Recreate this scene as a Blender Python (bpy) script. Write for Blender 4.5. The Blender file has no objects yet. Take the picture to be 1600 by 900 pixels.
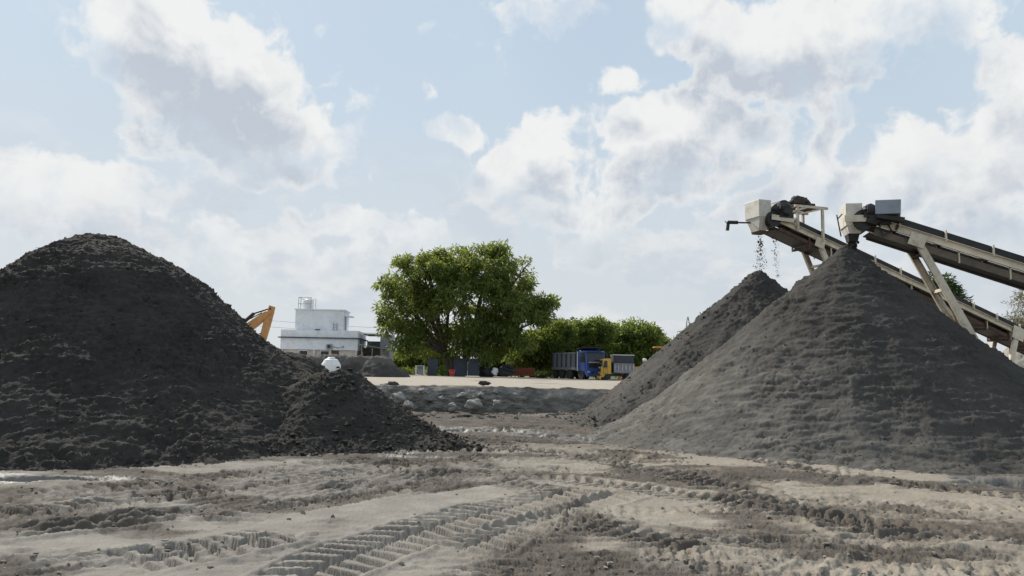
import bpy, math, random
import numpy as np
from mathutils import Matrix, Vector

random.seed(7)
RNG = np.random.default_rng(11)
R = math.radians
C = bpy.context.scene.collection
SC = bpy.context.scene

# ------------------------------------------------------------------ camera
FPX = 1230.0                      # focal length in pixels of a 1600 wide frame
CAM = Vector((0, 0, 1.6))
PITCH = math.atan(125 / FPX)
ROLL = R(1.0)
_F = Vector((0, math.cos(PITCH), math.sin(PITCH)))
_R0 = Vector((1, 0, 0)); _U0 = Vector((0, -math.sin(PITCH), math.cos(PITCH)))
_RT = _R0 * math.cos(ROLL) + _U0 * math.sin(ROLL)
_UP = _U0 * math.cos(ROLL) - _R0 * math.sin(ROLL)
cd = bpy.data.cameras.new('camera'); cam = bpy.data.objects.new('camera', cd); C.objects.link(cam)
cd.sensor_width = 36; cd.lens = 36 * FPX / 1600; cd.clip_start = .1; cd.clip_end = 6000
m = Matrix((_RT, _UP, -_F)).transposed().to_4x4(); m.translation = CAM
cam.matrix_world = m
SC.camera = cam


def ray(px, py):
    return (_F * FPX + _RT * (px - 800) + _UP * (450 - py)).normalized()


def at(px, py, d):                # the point seen at that spot, d metres ahead
    v = ray(px, py); return CAM + v * (d / v.y)


def on(px, py, z=0.0):            # the point of level z seen at that spot
    v = ray(px, py); return CAM + v * ((z - CAM.z) / v.z)


# ------------------------------------------------------------------ light
SUN_AZ, SUN_EL = R(-36), R(38)
SUNV = Vector((math.sin(SUN_AZ) * math.cos(SUN_EL), math.cos(SUN_AZ) * math.cos(SUN_EL), math.sin(SUN_EL)))
sl = bpy.data.lights.new('sun', 'SUN'); sl.energy = 4.9; sl.angle = R(.53); sl.color = (1, .94, .84)
so = bpy.data.objects.new('sun', sl); C.objects.link(so)
so.rotation_euler = SUNV.to_track_quat('Z', 'Y').to_euler(); so.location = (0, 0, 60)
SC.view_settings.view_transform = 'Standard'; SC.view_settings.look = 'None'
SC.view_settings.exposure = 0.0; SC.view_settings.gamma = 1; SC.view_settings.use_curve_mapping = False


class NT:
    """small helper for writing node trees as expressions"""
    def __init__(s, tree): s.t = tree; s.l = tree.links

    def n(s, typ, **kw):
        nd = s.t.nodes.new(typ)
        for k, v in kw.items(): setattr(nd, k, v)
        return nd

    def put(s, sock, v):
        if isinstance(v, bpy.types.NodeSocket): s.l.new(v, sock)
        elif v is not None: sock.default_value = v

    def math(s, op, a, b=None, c=None, clamp=False):
        nd = s.n('ShaderNodeMath', operation=op, use_clamp=clamp)
        for i, v in enumerate((a, b, c)):
            if v is not None: s.put(nd.inputs[i], v)
        return nd.outputs[0]

    def ss(s, x, lo, hi, a=0.0, b=1.0):
        nd = s.n('ShaderNodeMapRange', interpolation_type='SMOOTHSTEP')
        for i, v in enumerate((x, lo, hi, a, b)): s.put(nd.inputs[i], v)
        return nd.outputs[0]

    def mix(s, f, a, b, mode='MIX'):
        nd = s.n('ShaderNodeMix', data_type='RGBA', blend_type=mode)
        s.put(nd.inputs[0], f)
        for i, v in ((6, a), (7, b)):
            if isinstance(v, (tuple, list)) and len(v) == 3: v = (*v, 1)
            s.put(nd.inputs[i], v)
        return nd.outputs[2]

    def noise(s, vec, scale, detail=4, rough=.55, dim='3D', lac=2.0, dist=0.0, out=0):
        nd = s.n('ShaderNodeTexNoise', noise_dimensions=dim)
        if vec is not None: s.l.new(vec, nd.inputs['Vector'])
        nd.inputs['Scale'].default_value = scale; nd.inputs['Detail'].default_value = detail
        nd.inputs['Roughness'].default_value = rough; nd.inputs['Lacunarity'].default_value = lac
        nd.inputs['Distortion'].default_value = dist
        return nd.outputs[out]

    def vmath(s, op, a, b=None):
        nd = s.n('ShaderNodeVectorMath', operation=op)
        s.put(nd.inputs[0], a)
        if b is not None: s.put(nd.inputs[1], b)
        return nd.outputs[0]

    def comb(s, x, y, z=0.0):
        nd = s.n('ShaderNodeCombineXYZ')
        for i, v in enumerate((x, y, z)): s.put(nd.inputs[i], v)
        return nd.outputs[0]


def azel(px, py):
    v = ray(px, py)
    return math.degrees(math.atan2(v.x, v.y)), math.degrees(math.asin(v.z))


# cumulus clouds: centre (photo pixel), half width, half height in degrees, weight
CLOUDS = [
    (235, 60, 6.0, 4.6, 1.0), (330, 130, 7.2, 5.5, 1.15), (400, 215, 7.0, 3.6, 1.1), (500, 240, 2.4, 1.6, .8), (300, 215, 4.5, 2.8, .7),
    (70, 290, 6.0, 3.0, .95), (140, 320, 6.0, 3.6, .9), (0, 300, 5, 3.5, .7), (190, 400, 8, 3.0, .6),
    (330, 385, 6.0, 2.6, .66), (540, 350, 6.0, 2.4, .62), (480, 410, 8.0, 3.0, .6), (650, 370, 5.0, 2.0, .6),
    (722, 210, 3.6, 1.4, .85),
    (860, 225, 3.8, 3.0, 1.0), (820, 280, 5.6, 3.2, 1.0), (900, 330, 6.0, 2.2, .85),
    (1000, 205, 4.8, 3.2, 1.0), (1090, 190, 5.0, 3.0, 1.0), (1030, 270, 6.0, 3.0, .95), (1150, 240, 4.5, 3.2, .8),
    (870, 20, 4.2, 2.0, .75), (960, 130, 3.0, 1.4, .7),
    (1080, 35, 5.4, 2.6, 1.0), (1180, 75, 4.5, 3.0, 1.0), (1290, 55, 6.5, 3.4, 1.05), (1240, 120, 6.5, 2.6, .9), (1420, 10, 6, 3.2, .9),
    (1290, 200, 2.6, 3.0, .6), (1340, 290, 7.5, 2.6, .85), (1500, 265, 6.5, 3.6, .95), (1590, 230, 4.5, 2.6, .9), (1200, 330, 6.0, 3.0, .8), (1110, 375, 4.2, 1.3, .7),
    (1590, 100, 2.9, 2.0, .85), (940, 390, 7.5, 2.4, .7), (1500, 370, 9, 3.0, .7),
]


def cloud_group():
    g = bpy.data.node_groups.new('cloud_field', 'ShaderNodeTree')
    g.interface.new_socket('Vector', in_out='INPUT', socket_type='NodeSocketVector')
    g.interface.new_socket('Density', in_out='OUTPUT', socket_type='NodeSocketFloat')
    T = NT(g); gi = T.n('NodeGroupInput'); go = T.n('NodeGroupOutput')
    v = gi.outputs[0]
    warp = T.noise(v, .16, 3, .55, '2D', out=1)
    w = T.vmath('SCALE', T.vmath('SUBTRACT', warp, (.5, .5, .5))); w.node.inputs['Scale'].default_value = 2.4
    vw = T.vmath('ADD', v, w)
    acc = None
    for px, py, a, b, wt in CLOUDS:
        u0, v0 = azel(px, py)
        mp = T.vmath('MULTIPLY', T.vmath('SUBTRACT', vw, (u0, v0, 0)), (1 / a, 1 / b, 0))
        ln = T.n('ShaderNodeVectorMath', operation='LENGTH'); T.l.new(mp, ln.inputs[0])
        f = T.math('MULTIPLY', T.ss(ln.outputs['Value'], 1.45, 0.15), wt)
        acc = f if acc is None else T.math('SMOOTH_MAX', acc, f, .18)
    nz = T.noise(vw, .40, 7, .55, '2D')
    nd2 = T.noise(vw, .09, 3, .5, '2D')
    den = T.math('ADD', acc, T.math('MULTIPLY', T.math('SUBTRACT', nz, .5), 1.5))
    den = T.math('ADD', den, T.math('MULTIPLY', T.math('SUBTRACT', nd2, .5), .5))
    T.l.new(den, go.inputs[0])
    return g


def make_world():
    w = bpy.data.worlds.new('World'); SC.world = w; w.use_nodes = True; w.cycles.sampling_method = 'MANUAL'; w.cycles.sample_map_resolution = 512
    T = NT(w.node_tree); w.node_tree.nodes.clear()
    out = T.n('ShaderNodeOutputWorld'); bg = T.n('ShaderNodeBackground'); bg.inputs[1].default_value = .1
    T.l.new(bg.outputs[0], out.inputs[0])
    sky = T.n('ShaderNodeTexSky', sky_type='NISHITA'); sky.sun_disc = False
    sky.sun_elevation = SUN_EL; sky.sun_rotation = SUN_AZ; sky.air_density = 1.0; sky.dust_density = .9; sky.ozone_density = 1.5
    tc = T.n('ShaderNodeTexCoord'); D = tc.outputs['Generated']
    sp = T.n('ShaderNodeSeparateXYZ'); T.l.new(D, sp.inputs[0])
    x, y, z = sp.outputs
    az = T.math('MULTIPLY', T.math('ARCTAN2', x, y), 57.29578)
    el = T.math('MULTIPLY', T.math('ARCSINE', z), 57.29578)
    uv = T.comb(az, el)
    g = cloud_group()

    def dens(off):
        nd = T.n('ShaderNodeGroup'); nd.node_tree = g
        T.l.new(T.vmath('ADD', uv, off) if off else uv, nd.inputs[0]); return nd.outputs[0]
    d0 = dens(None); d2 = dens((-.5, 3.4, 0))
    dn = dens((.1, -2.6, 0))
    alpha = T.math('MULTIPLY', T.ss(d0, .28, .60), T.ss(dn, -.15, .75, .22, 1.0))
    nz = T.noise(uv, .55, 6, .6, '2D'); nl = T.noise(uv, .16, 3, .5, '2D')
    # thick where the cloud still goes on above: shaded base; bright rims towards the sun
    deep = T.ss(d2, .15, 1.25)
    shade = T.math('ADD', T.math('MULTIPLY', deep, 1.2), .02)
    shade = T.math('ADD', shade, T.math('MULTIPLY', T.math('SUBTRACT', nz, .5), .55))
    shade = T.math('ADD', shade, T.math('MULTIPLY', T.math('SUBTRACT', nl, .5), .45))
    shade = T.math('MULTIPLY', T.math('MULTIPLY', shade, T.ss(d0, .30, .95)), 1.0, clamp=True)
    ccol = T.mix(shade, (8.9, 8.95, 8.85), (5.3, 5.8, 6.55))
    # pale veil of thin high cloud over the blue, thicker towards the horizon
    veil = T.ss(el, 32, -2, .87, .98)
    vn = T.noise(uv, .06, 4, .5, '2D')
    veil = T.math('ADD', veil, T.math('MULTIPLY', T.math('SUBTRACT', vn, .5), .3), clamp=True)
    base = T.mix(veil, sky.outputs[0], T.mix(T.ss(el, 2, 24), (6.7, 7.15, 7.5), (5.75, 6.9, 8.0)))
    # far rows of cumulus washed out by the air near the horizon
    fade = T.ss(el, 1, 15, .5, .95)
    col = T.mix(T.math('MULTIPLY', alpha, fade), base, ccol)
    # broken low cloud far off, pale and soft
    lowv = T.vmath('MULTIPLY', uv, (.13, .24, 0)); lw = T.noise(lowv, 1.0, 6, .6, '2D'); lw2 = T.noise(T.vmath('ADD', lowv, (.0, .32, 0)), 1.0, 6, .6, '2D')
    la = T.math('MULTIPLY', T.math('MULTIPLY', T.ss(lw, .47, .60), T.ss(el, 17, 9)), .62)
    col = T.mix(la, col, T.mix(T.ss(lw2, .42, .62), (8.0, 8.1, 8.15), (6.0, 6.5, 7.2)))
    below = T.ss(el, -3, -.2)
    col = T.mix(below, (2.2, 2.0, 1.7), col)
    T.l.new(col, bg.inputs[0])


make_world()

# ------------------------------------------------------------------ noise for shaping terrain and heaps
_perm = np.random.default_rng(3).permutation(256).astype(np.int32)
_perm = np.concatenate([_perm, _perm, _perm])
_g3 = np.random.default_rng(5).normal(size=(256, 3)); _g3 /= np.linalg.norm(_g3, axis=1)[:, None]
_g3 = _g3.astype(np.float32)


def pn(x, y, z=None, seed=0):
    """gradient noise, about -0.7..0.7"""
    x = np.asarray(x, np.float32) + seed * 17.13; y = np.asarray(y, np.float32) + seed * 9.7
    z = np.zeros_like(x) if z is None else np.asarray(z, np.float32)
    xi = np.floor(x).astype(np.int32); yi = np.floor(y).astype(np.int32); zi = np.floor(z).astype(np.int32)
    fx, fy, fz = x - xi, y - yi, z - zi
    u = fx * fx * fx * (fx * (fx * 6 - 15) + 10); v = fy * fy * fy * (fy * (fy * 6 - 15) + 10); w = fz * fz * fz * (fz * (fz * 6 - 15) + 10)
    xi &= 255; yi &= 255; zi &= 255

    def gr(dx, dy, dz):
        h = _perm[_perm[_perm[(xi + dx) & 255] + ((yi + dy) & 255)] + ((zi + dz) & 255)]
        g = _g3[h]
        return g[:, 0] * (fx - dx) + g[:, 1] * (fy - dy) + g[:, 2] * (fz - dz)
    a = gr(0, 0, 0) * (1 - u) + gr(1, 0, 0) * u
    b = gr(0, 1, 0) * (1 - u) + gr(1, 1, 0) * u
    c = gr(0, 0, 1) * (1 - u) + gr(1, 0, 1) * u
    d = gr(0, 1, 1) * (1 - u) + gr(1, 1, 1) * u
    return (a * (1 - v) + b * v) * (1 - w) + (c * (1 - v) + d * v) * w


def sstep(x, a, b):
    t = np.clip((x - a) / (b - a), 0, 1); return t * t * (3 - 2 * t)


# ------------------------------------------------------------------ materials
MATS = {}


def mat(name, col, rough=.8, metal=0.0, var=.18, scale=3.0, bump=0.0, bscale=40.0, dirt=None, dirt_amt=.4, spec=.5, transl=0.0, stripes=None, coat=0.0):
    if name in MATS: return MATS[name]
    mt = bpy.data.materials.new(name); mt.use_nodes = True; MATS[name] = mt
    T = NT(mt.node_tree); b = mt.node_tree.nodes['Principled BSDF']
    tc = T.n('ShaderNodeTexCoord').outputs['Object']
    n1 = T.noise(tc, scale, 5, .6)
    lo = tuple(c * (1 - var) for c in col); hi = tuple(min(1, c * (1 + var)) for c in col)
    c = T.mix(T.ss(n1, .3, .7), lo, hi)
    if dirt:
        n2 = T.noise(tc, scale * 2.3, 6, .7)
        c = T.mix(T.math('MULTIPLY', T.ss(n2, .45, .7), dirt_amt), c, dirt)
    T.l.new(c, b.inputs['Base Color'])
    b.inputs['Roughness'].default_value = rough; b.inputs['Metallic'].default_value = metal
    b.inputs['Specular IOR Level'].default_value = spec
    if coat: b.inputs['Coat Weight'].default_value = coat; b.inputs['Coat Roughness'].default_value = .15
    if bump:
        bp = T.n('ShaderNodeBump'); bp.inputs['Strength'].default_value = bump; bp.inputs['Distance'].default_value = .02
        T.l.new(T.noise(tc, bscale, 4, .6), bp.inputs['Height']); T.l.new(bp.outputs[0], b.inputs['Normal'])
    return mt


def leaf_mat(name, col, tr, var=.35):
    if name in MATS: return MATS[name]
    mt = bpy.data.materials.new(name); mt.use_nodes = True; MATS[name] = mt
    T = NT(mt.node_tree); nt = mt.node_tree; b = nt.nodes['Principled BSDF']; out = nt.nodes['Material Output']
    geo = T.n('ShaderNodeNewGeometry'); rnd = geo.outputs['Random Per Island']
    tc = T.n('ShaderNodeTexCoord').outputs['Object']
    n1 = T.ss(T.noise(tc, .5, 3, .5), .3, .7)
    f = T.math('ADD', T.math('MULTIPLY', rnd, .6), T.math('MULTIPLY', n1, .4))
    c = T.mix(f, tuple(x * (1 - var) for x in col), tuple(x * (1 + var) for x in col))
    T.l.new(c, b.inputs['Base Color']); b.inputs['Roughness'].default_value = .5; b.inputs['Specular IOR Level'].default_value = .3
    t = T.n('ShaderNodeBsdfTranslucent'); T.l.new(T.mix(f, tuple(x * (1 - var) for x in tr), tuple(x * (1 + var) for x in tr)), t.inputs[0])
    mx = T.n('ShaderNodeMixShader'); mx.inputs[0].default_value = .42
    T.l.new(b.outputs[0], mx.inputs[1]); T.l.new(t.outputs[0], mx.inputs[2]); T.l.new(mx.outputs[0], out.inputs[0])
    return mt


def sand_mat(name, col_a, col_b, pale, pale_amt=.25, grain=55.0, bump=.5, streak=False):
    """heaped sand: two tones in patches, paler dried crumbs, fine grain"""
    mt = bpy.data.materials.new(name); mt.use_nodes = True; MATS[name] = mt
    T = NT(mt.node_tree); b = mt.node_tree.nodes['Principled BSDF']
    geo = T.n('ShaderNodeNewGeometry'); tc = T.n('ShaderNodeTexCoord').outputs['Object']
    at_ = T.n('ShaderNodeAttribute', attribute_name='pale_tone').outputs['Fac']
    n1 = T.noise(tc, .7, 6, .65); n2 = T.noise(tc, 9, 5, .7); n3 = T.noise(tc, grain, 3, .7)
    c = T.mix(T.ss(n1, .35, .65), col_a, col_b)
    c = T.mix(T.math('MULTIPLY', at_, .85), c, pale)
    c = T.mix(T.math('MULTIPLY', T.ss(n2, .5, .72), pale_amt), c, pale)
    c = T.mix(T.math('MULTIPLY', T.ss(n3, .35, .7), .45), c, T.mix(1.0, c, (.45, .45, .45), 'MULTIPLY'))
    T.l.new(c, b.inputs['Base Color']); b.inputs['Roughness'].default_value = .92; b.inputs['Specular IOR Level'].default_value = .15
    bp = T.n('ShaderNodeBump'); bp.inputs['Strength'].default_value = bump; bp.inputs['Distance'].default_value = .03
    h = T.math('ADD', T.math('MULTIPLY', T.noise(tc, grain * .6, 4, .75), .6), T.math('MULTIPLY', n2, .6))
    T.l.new(h, bp.inputs['Height']); T.l.new(bp.outputs[0], b.inputs['Normal'])
    return mt


# ------------------------------------------------------------------ object helpers
def tag(o, label, cat, group=None, kind=None):
    if label: o['label'] = label
    if cat: o['category'] = cat
    if group: o['group'] = group
    if kind: o['kind'] = kind
    return o


def thing(name, label, cat, loc=(0, 0, 0), rz=0.0, group=None):
    o = bpy.data.objects.new(name, None); C.objects.link(o); o.location = loc; o.rotation_euler = (0, 0, rz)
    o.empty_display_size = .3
    return tag(o, label, cat, group)


def link_mesh(name, V, F, material, parent=None, smooth=True, attrs=None, mats=None, midx=None):
    me = bpy.data.meshes.new(name)
    V = np.asarray(V, np.float32)
    if isinstance(F, np.ndarray):
        n, k = F.shape
        me.vertices.add(len(V)); me.vertices.foreach_set('co', V.ravel())
        me.loops.add(n * k); me.loops.foreach_set('vertex_index', F.astype(np.int32).ravel())
        me.polygons.add(n); me.polygons.foreach_set('loop_start', np.arange(0, n * k, k, dtype=np.int32))
        me.update(calc_edges=True)
    else:
        me.from_pydata([tuple(map(float, v)) for v in V], [], F)
    me.polygons.foreach_set('use_smooth', np.full(len(me.polygons), smooth, bool))
    for k, a in (attrs or {}).items():
        at_ = me.attributes.new(k, 'FLOAT', 'POINT'); at_.data.foreach_set('value', np.asarray(a, np.float32))
    me.materials.append(material)
    me.validate(); me.update()
    o = bpy.data.objects.new(name, me); C.objects.link(o)
    if parent: o.parent = parent
    return o


class MB:
    """collects shapes, links them as ONE mesh object"""
    def __init__(s): s.v = []; s.f = []

    def add(s, vs, fs):
        k = len(s.v); s.v += [tuple(v) for v in vs]; s.f += [tuple(i + k for i in f) for f in fs]; return s

    def box(s, c, size, rot=None, taper=None):
        hx, hy, hz = (q / 2 for q in size); vs = []
        for z in (-1, 1):
            tx, ty = (taper if (taper and z < 0) else (1, 1))
            for x, y in ((-1, -1), (1, -1), (1, 1), (-1, 1)):
                p = Vector((x * hx * tx, y * hy * ty, z * hz))
                if rot: p = rot @ p
                vs.append(p + Vector(c))
        return s.add(vs, [(3, 2, 1, 0), (4, 5, 6, 7), (0, 1, 5, 4), (1, 2, 6, 5), (2, 3, 7, 6), (3, 0, 4, 7)])

    def beam(s, a, b, w, h, up=(0, 0, 1)):
        a, b = Vector(a), Vector(b); d = b - a; L = d.length; d.normalize()
        sd = d.cross(Vector(up))
        if sd.length < 1e-4: sd = d.cross(Vector((0, 1, 0)))
        sd.normalize(); u = sd.cross(d)
        rot = Matrix((d, sd, u)).transposed()
        return s.box((a + b) / 2, (L, w, h), rot)

    def channel(s, a, b, w, h, t=.012, up=(0, 0, 1), side=1):
        """C-section: web of height h, flanges of width w towards side"""
        a, b = Vector(a), Vector(b); d = (b - a).normalized(); sd = d.cross(Vector(up)).normalized(); u = sd.cross(d)
        s.beam(a, b, t, h, up)
        for k in (-1, 1):
            o = u * (k * (h / 2 - t / 2 + .001)) + sd * (side * (w / 2 + t / 2 - .001))
            s.beam(a + o, b + o, w, t, up)
        return s

    def tube(s, a, b, r0, r1=None, n=10, cap=True):
        a, b = Vector(a), Vector(b); r1 = r0 if r1 is None else r1
        d = (b - a).normalized(); q = Vector((0, 0, 1)) if abs(d.z) < .9 else Vector((1, 0, 0))
        e = d.cross(q).normalized(); g = d.cross(e); vs = []
        for p, r in ((a, r0), (b, r1)):
            for i in range(n):
                t = 2 * math.pi * i / n; vs.append(p + e * (r * math.cos(t)) + g * (r * math.sin(t)))
        fs = [(i, (i + 1) % n, n + (i + 1) % n, n + i) for i in range(n)]
        if cap: fs += [tuple(range(n - 1, -1, -1)), tuple(range(n, 2 * n))]
        return s.add(vs, fs)

    def path(s, pts, radii, n=8):
        pts = [Vector(p) for p in pts]; vs = []; fs = []
        e = None
        for i, p in enumerate(pts):
            d = (pts[min(i + 1, len(pts) - 1)] - pts[max(i - 1, 0)]).normalized()
            if e is None:
                q = Vector((0, 0, 1)) if abs(d.z) < .9 else Vector((1, 0, 0)); e = d.cross(q).normalized()
            else: e = (e - d * e.dot(d)).normalized()
            g = d.cross(e); r = radii[i] if isinstance(radii, (list, tuple)) else radii
            for k in range(n):
                t = 2 * math.pi * k / n; vs.append(p + e * (r * math.cos(t)) + g * (r * math.sin(t)))
        for i in range(len(pts) - 1):
            for k in range(n):
                fs.append((i * n + k, i * n + (k + 1) % n, (i + 1) * n + (k + 1) % n, (i + 1) * n + k))
        L = (len(pts) - 1) * n
        fs += [tuple(range(n - 1, -1, -1)), tuple(range(L, L + n))]
        return s.add(vs, fs)

    def lathe(s, prof, c=(0, 0, 0), n=24, axis='z'):
        vs = []; fs = []
        for r, h in prof:
            for k in range(n):
                t = 2 * math.pi * k / n; x, y, z = r * math.cos(t), r * math.sin(t), h
                if axis == 'y': x, y, z = x, z, y
                if axis == 'x': x, y, z = z, x, y
                vs.append((x + c[0], y + c[1], z + c[2]))
        m_ = len(prof)
        for i in range(m_ - 1):
            for k in range(n):
                fs.append((i * n + k, i * n + (k + 1) % n, (i + 1) * n + (k + 1) % n, (i + 1) * n + k))
        fs += [tuple(range(n - 1, -1, -1)), tuple(range((m_ - 1) * n, m_ * n))]
        return s.add(vs, fs)

    def prism(s, poly, y0, y1, axis='y', M=None):
        """polygon in xz, extruded along y (axis 'y') or polygon in yz along x"""
        n = len(poly); vs = []
        for q in (y0, y1):
            for a, b in poly:
                p = Vector((a, q, b)) if axis == 'y' else Vector((q, a, b))
                vs.append(M @ p if M else p)
        fs = [tuple(range(n - 1, -1, -1)), tuple(range(n, 2 * n))] + [(i, (i + 1) % n, n + (i + 1) % n, n + i) for i in range(n)]
        return s.add(vs, fs)

    def lump(s, c, rx, ry, rz, seed=0, sub=2, rough=.35):
        vs, fs = ICO[sub]; rr = random.Random(seed); ph = [rr.uniform(0, 6) for _ in range(9)]
        out = []
        for v in vs:
            k = 1 + rough * (.5 * math.sin(3.1 * v[0] + ph[0] + 2 * v[1]) * math.sin(2.7 * v[1] + ph[1]) + .35 * math.sin(5.3 * v[2] + ph[2] + 3 * v[0]) + .25 * math.sin(9 * v[0] + ph[3]) * math.sin(8 * v[1] + ph[4] + 4 * v[2]) + rr.uniform(-.15, .15))
            out.append((c[0] + v[0] * rx * k, c[1] + v[1] * ry * k, c[2] + v[2] * rz * k))
        return s.add(out, fs)

    def build(s, name, material, parent=None, smooth=False, bevel=0.0, seg=2):
        me = bpy.data.meshes.new(name); me.from_pydata([tuple(v) for v in s.v], [], s.f); me.materials.append(material)
        import bmesh
        bm = bmesh.new(); bm.from_mesh(me); bmesh.ops.recalc_face_normals(bm, faces=bm.faces)
        if bevel: bmesh.ops.bevel(bm, geom=[e for e in bm.edges if e.is_manifold and e.calc_face_angle(0) > .6], offset=bevel, segments=seg, affect='EDGES', profile=.5, clamp_overlap=True)
        bm.to_mesh(me); bm.free()
        me.polygons.foreach_set('use_smooth', np.full(len(me.polygons), smooth, bool))
        me.update()
        o = bpy.data.objects.new(name, me); C.objects.link(o)
        if parent: o.parent = parent
        return o


def _ico():
    import bmesh
    r = {}
    for k in (1, 2, 3):
        bm = bmesh.new(); bmesh.ops.create_icosphere(bm, subdivisions=k, radius=1)
        bm.verts.ensure_lookup_table()
        r[k] = ([tuple(v.co) for v in bm.verts], [tuple(v.index for v in f.verts) for f in bm.faces]); bm.free()
    return r


ICO = _ico()

# ------------------------------------------------------------------ ground
TR = []      # tyre tracks: (points, width, pitch, depth, damp, strength)


def track(pix, w=.6, pitch=.2, depth=.06, damp=.3, k=1.0, slant=.5, wet=0.0):
    P = [on(x, y, .08) for x, y in pix]
    pts = np.array([[p.x, p.y] for p in P]); TR.append((pts, w, pitch, depth, damp, k, slant))


track([(150, 893), (260, 872), (400, 848), (470, 830)], .74, .2, .085, .25, 1.0, .1)
track([(-60, 905), (120, 880), (330, 862), (420, 842)], .5, .2, .05, .3, .7, -.3)
track([(-40, 812), (150, 792), (330, 770), (480, 748), (640, 728), (800, 712)], .72, .2, .08, .6, 1.0, .5)
track([(-40, 842), (140, 822), (300, 800), (470, 772), (640, 748), (800, 726)], .62, .21, .08, .85, 1.0, -.5)
track([(-40, 780), (130, 770), (330, 745), (500, 728), (620, 718)], .71, .19, .07, .5, 1.0, .4)
track([(330, 822), (420, 800), (600, 770), (760, 745), (900, 728)], .6, .2, .06, .7, .9, .5)
track([(690, 680), (800, 700), (950, 722), (1120, 760), (1280, 805), (1400, 850)], .72, .2, .08, .7, 1.0, .5)
track([(880, 700), (1050, 728), (1220, 765), (1420, 800), (1640, 822)], .62, .2, .075, .6, .9, -.5)
track([(760, 745), (900, 752), (1040, 770), (1200, 800), (1400, 826), (1640, 850)], .72, .17, .07, .3, .9, .7)
track([(780, 800), (900, 810), (1010, 838), (1100, 880), (1140, 915)], .6, .2, .06, .75, .9, .4)
track([(690, 915), (860, 890), (1040, 880), (1250, 878), (1640, 890)], .74, .18, .034, .0, .9, .8)
track([(640, 930), (860, 908), (1100, 900), (1400, 905)], .6, .2, .045, .05, .8, -.6)
track([(1000, 700), (1150, 716), (1300, 742), (1480, 765), (1640, 785)], .6, .2, .07, .5, .9, .5)
track([(1120, 780), (1300, 778), (1450, 790), (1640, 800)], .5, .19, .05, .15, .8, .4)
track([(600, 705), (760, 702), (900, 706), (1050, 712)], .7, .22, .08, .7, 1.0, .5)
track([(640, 690), (780, 690), (930, 694), (1030, 702)], .7, .22, .08, .8, 1.0, -.5)
track([(680, 672), (800, 668), (900, 668)], .9, .25, .1, .8, 1.0, .4)
track([(540, 735), (700, 742), (820, 760), (900, 800), (930, 850)], .6, .2, .05, .6, .8, .4)
track([(1230, 905), (1330, 860), (1480, 838), (1640, 834)], .6, .2, .05, .2, .8, -.5)

_rt = random.Random(77)
for _k in range(34):
    _d = _rt.uniform(6.5, 19); _x = _rt.uniform(-.75, .75) * _d; _a = _rt.gauss(.15, .45); _c = _rt.gauss(0, .12); _p = []
    for _i in range(7):
        _p.append((_x, _d)); _x += .75 * math.cos(_a); _d += .75 * math.sin(_a) * .8; _a += _c
    TR.append((np.array(_p), _rt.uniform(.45, .65), _rt.choice((.11, .13, .16, .2)), _rt.uniform(.03, .055), _rt.uniform(-.1, .6), _rt.uniform(.6, .95), _rt.choice((-.5, .5, .2))))

track([(700, 868), (800, 826), (880, 800), (975, 770)], .71, .19, .06, .0, .9, .6)
track([(440, 925), (560, 868), (660, 830), (760, 802), (840, 783), (925, 763)], .74, .21, .095, -.25, 1.0, .45)

# hollows holding water (photo spot, half widths in metres, level is WATER_Z)
WATER_Z = -.045
PUD = [((45, 758), 1.3, .26, .9, .1), ((-150, 760), 1.6, .55, 1.0, .1), ((560, 716), 1.3, .22, .62, .06), ((420, 720), .8, .12, .55, .1), ((655, 722), .7, .25, .55, 0.0),
       ((760, 677), 1.5, .55, .72, 0.0), ((880, 684), 1.5, .6, .75, -.1), ((955, 694), 1.1, .6, .8, -.3), ((1050, 704), 1.4, .5, .75, -.35), ((1160, 716), 1.5, .4, .7, -.3), ((1260, 726), 1.3, .3, .6, -.2), ((700, 672), 1.2, .5, .55, 0),
       ((1590, 762), .9, .55, 1.0, -.2), ((1690, 770), 1.2, .6, 1.0, 0), ((1330, 734), 1.2, .16, .6, -.1), ((1480, 745), .9, .2, .6, -.15)]


def wall_y(x):
    x = np.asarray(x, np.float32)
    base = 26.6 - 2.6 * sstep(-x, 3.0, 6.5) - 1.2 * sstep(-x, 6.0, 12) + .12 * np.sin(x * 1.3) + .2 * np.sin(x * .55 + 1)
    return base


def puddle_mask(X, Y):
    msk = np.zeros_like(X)
    for (px, py), a, b, k, rot in PUD:
        c = on(px, py, 0); dx, dy = X - c.x, Y - c.y
        u = dx * math.cos(rot) + dy * math.sin(rot); v = -dx * math.sin(rot) + dy * math.cos(rot)
        e = np.exp(-((u / a) ** 2 + (v / b) ** 2) ** 1.2)
        msk = np.maximum(msk, e * k)
    return msk


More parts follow.
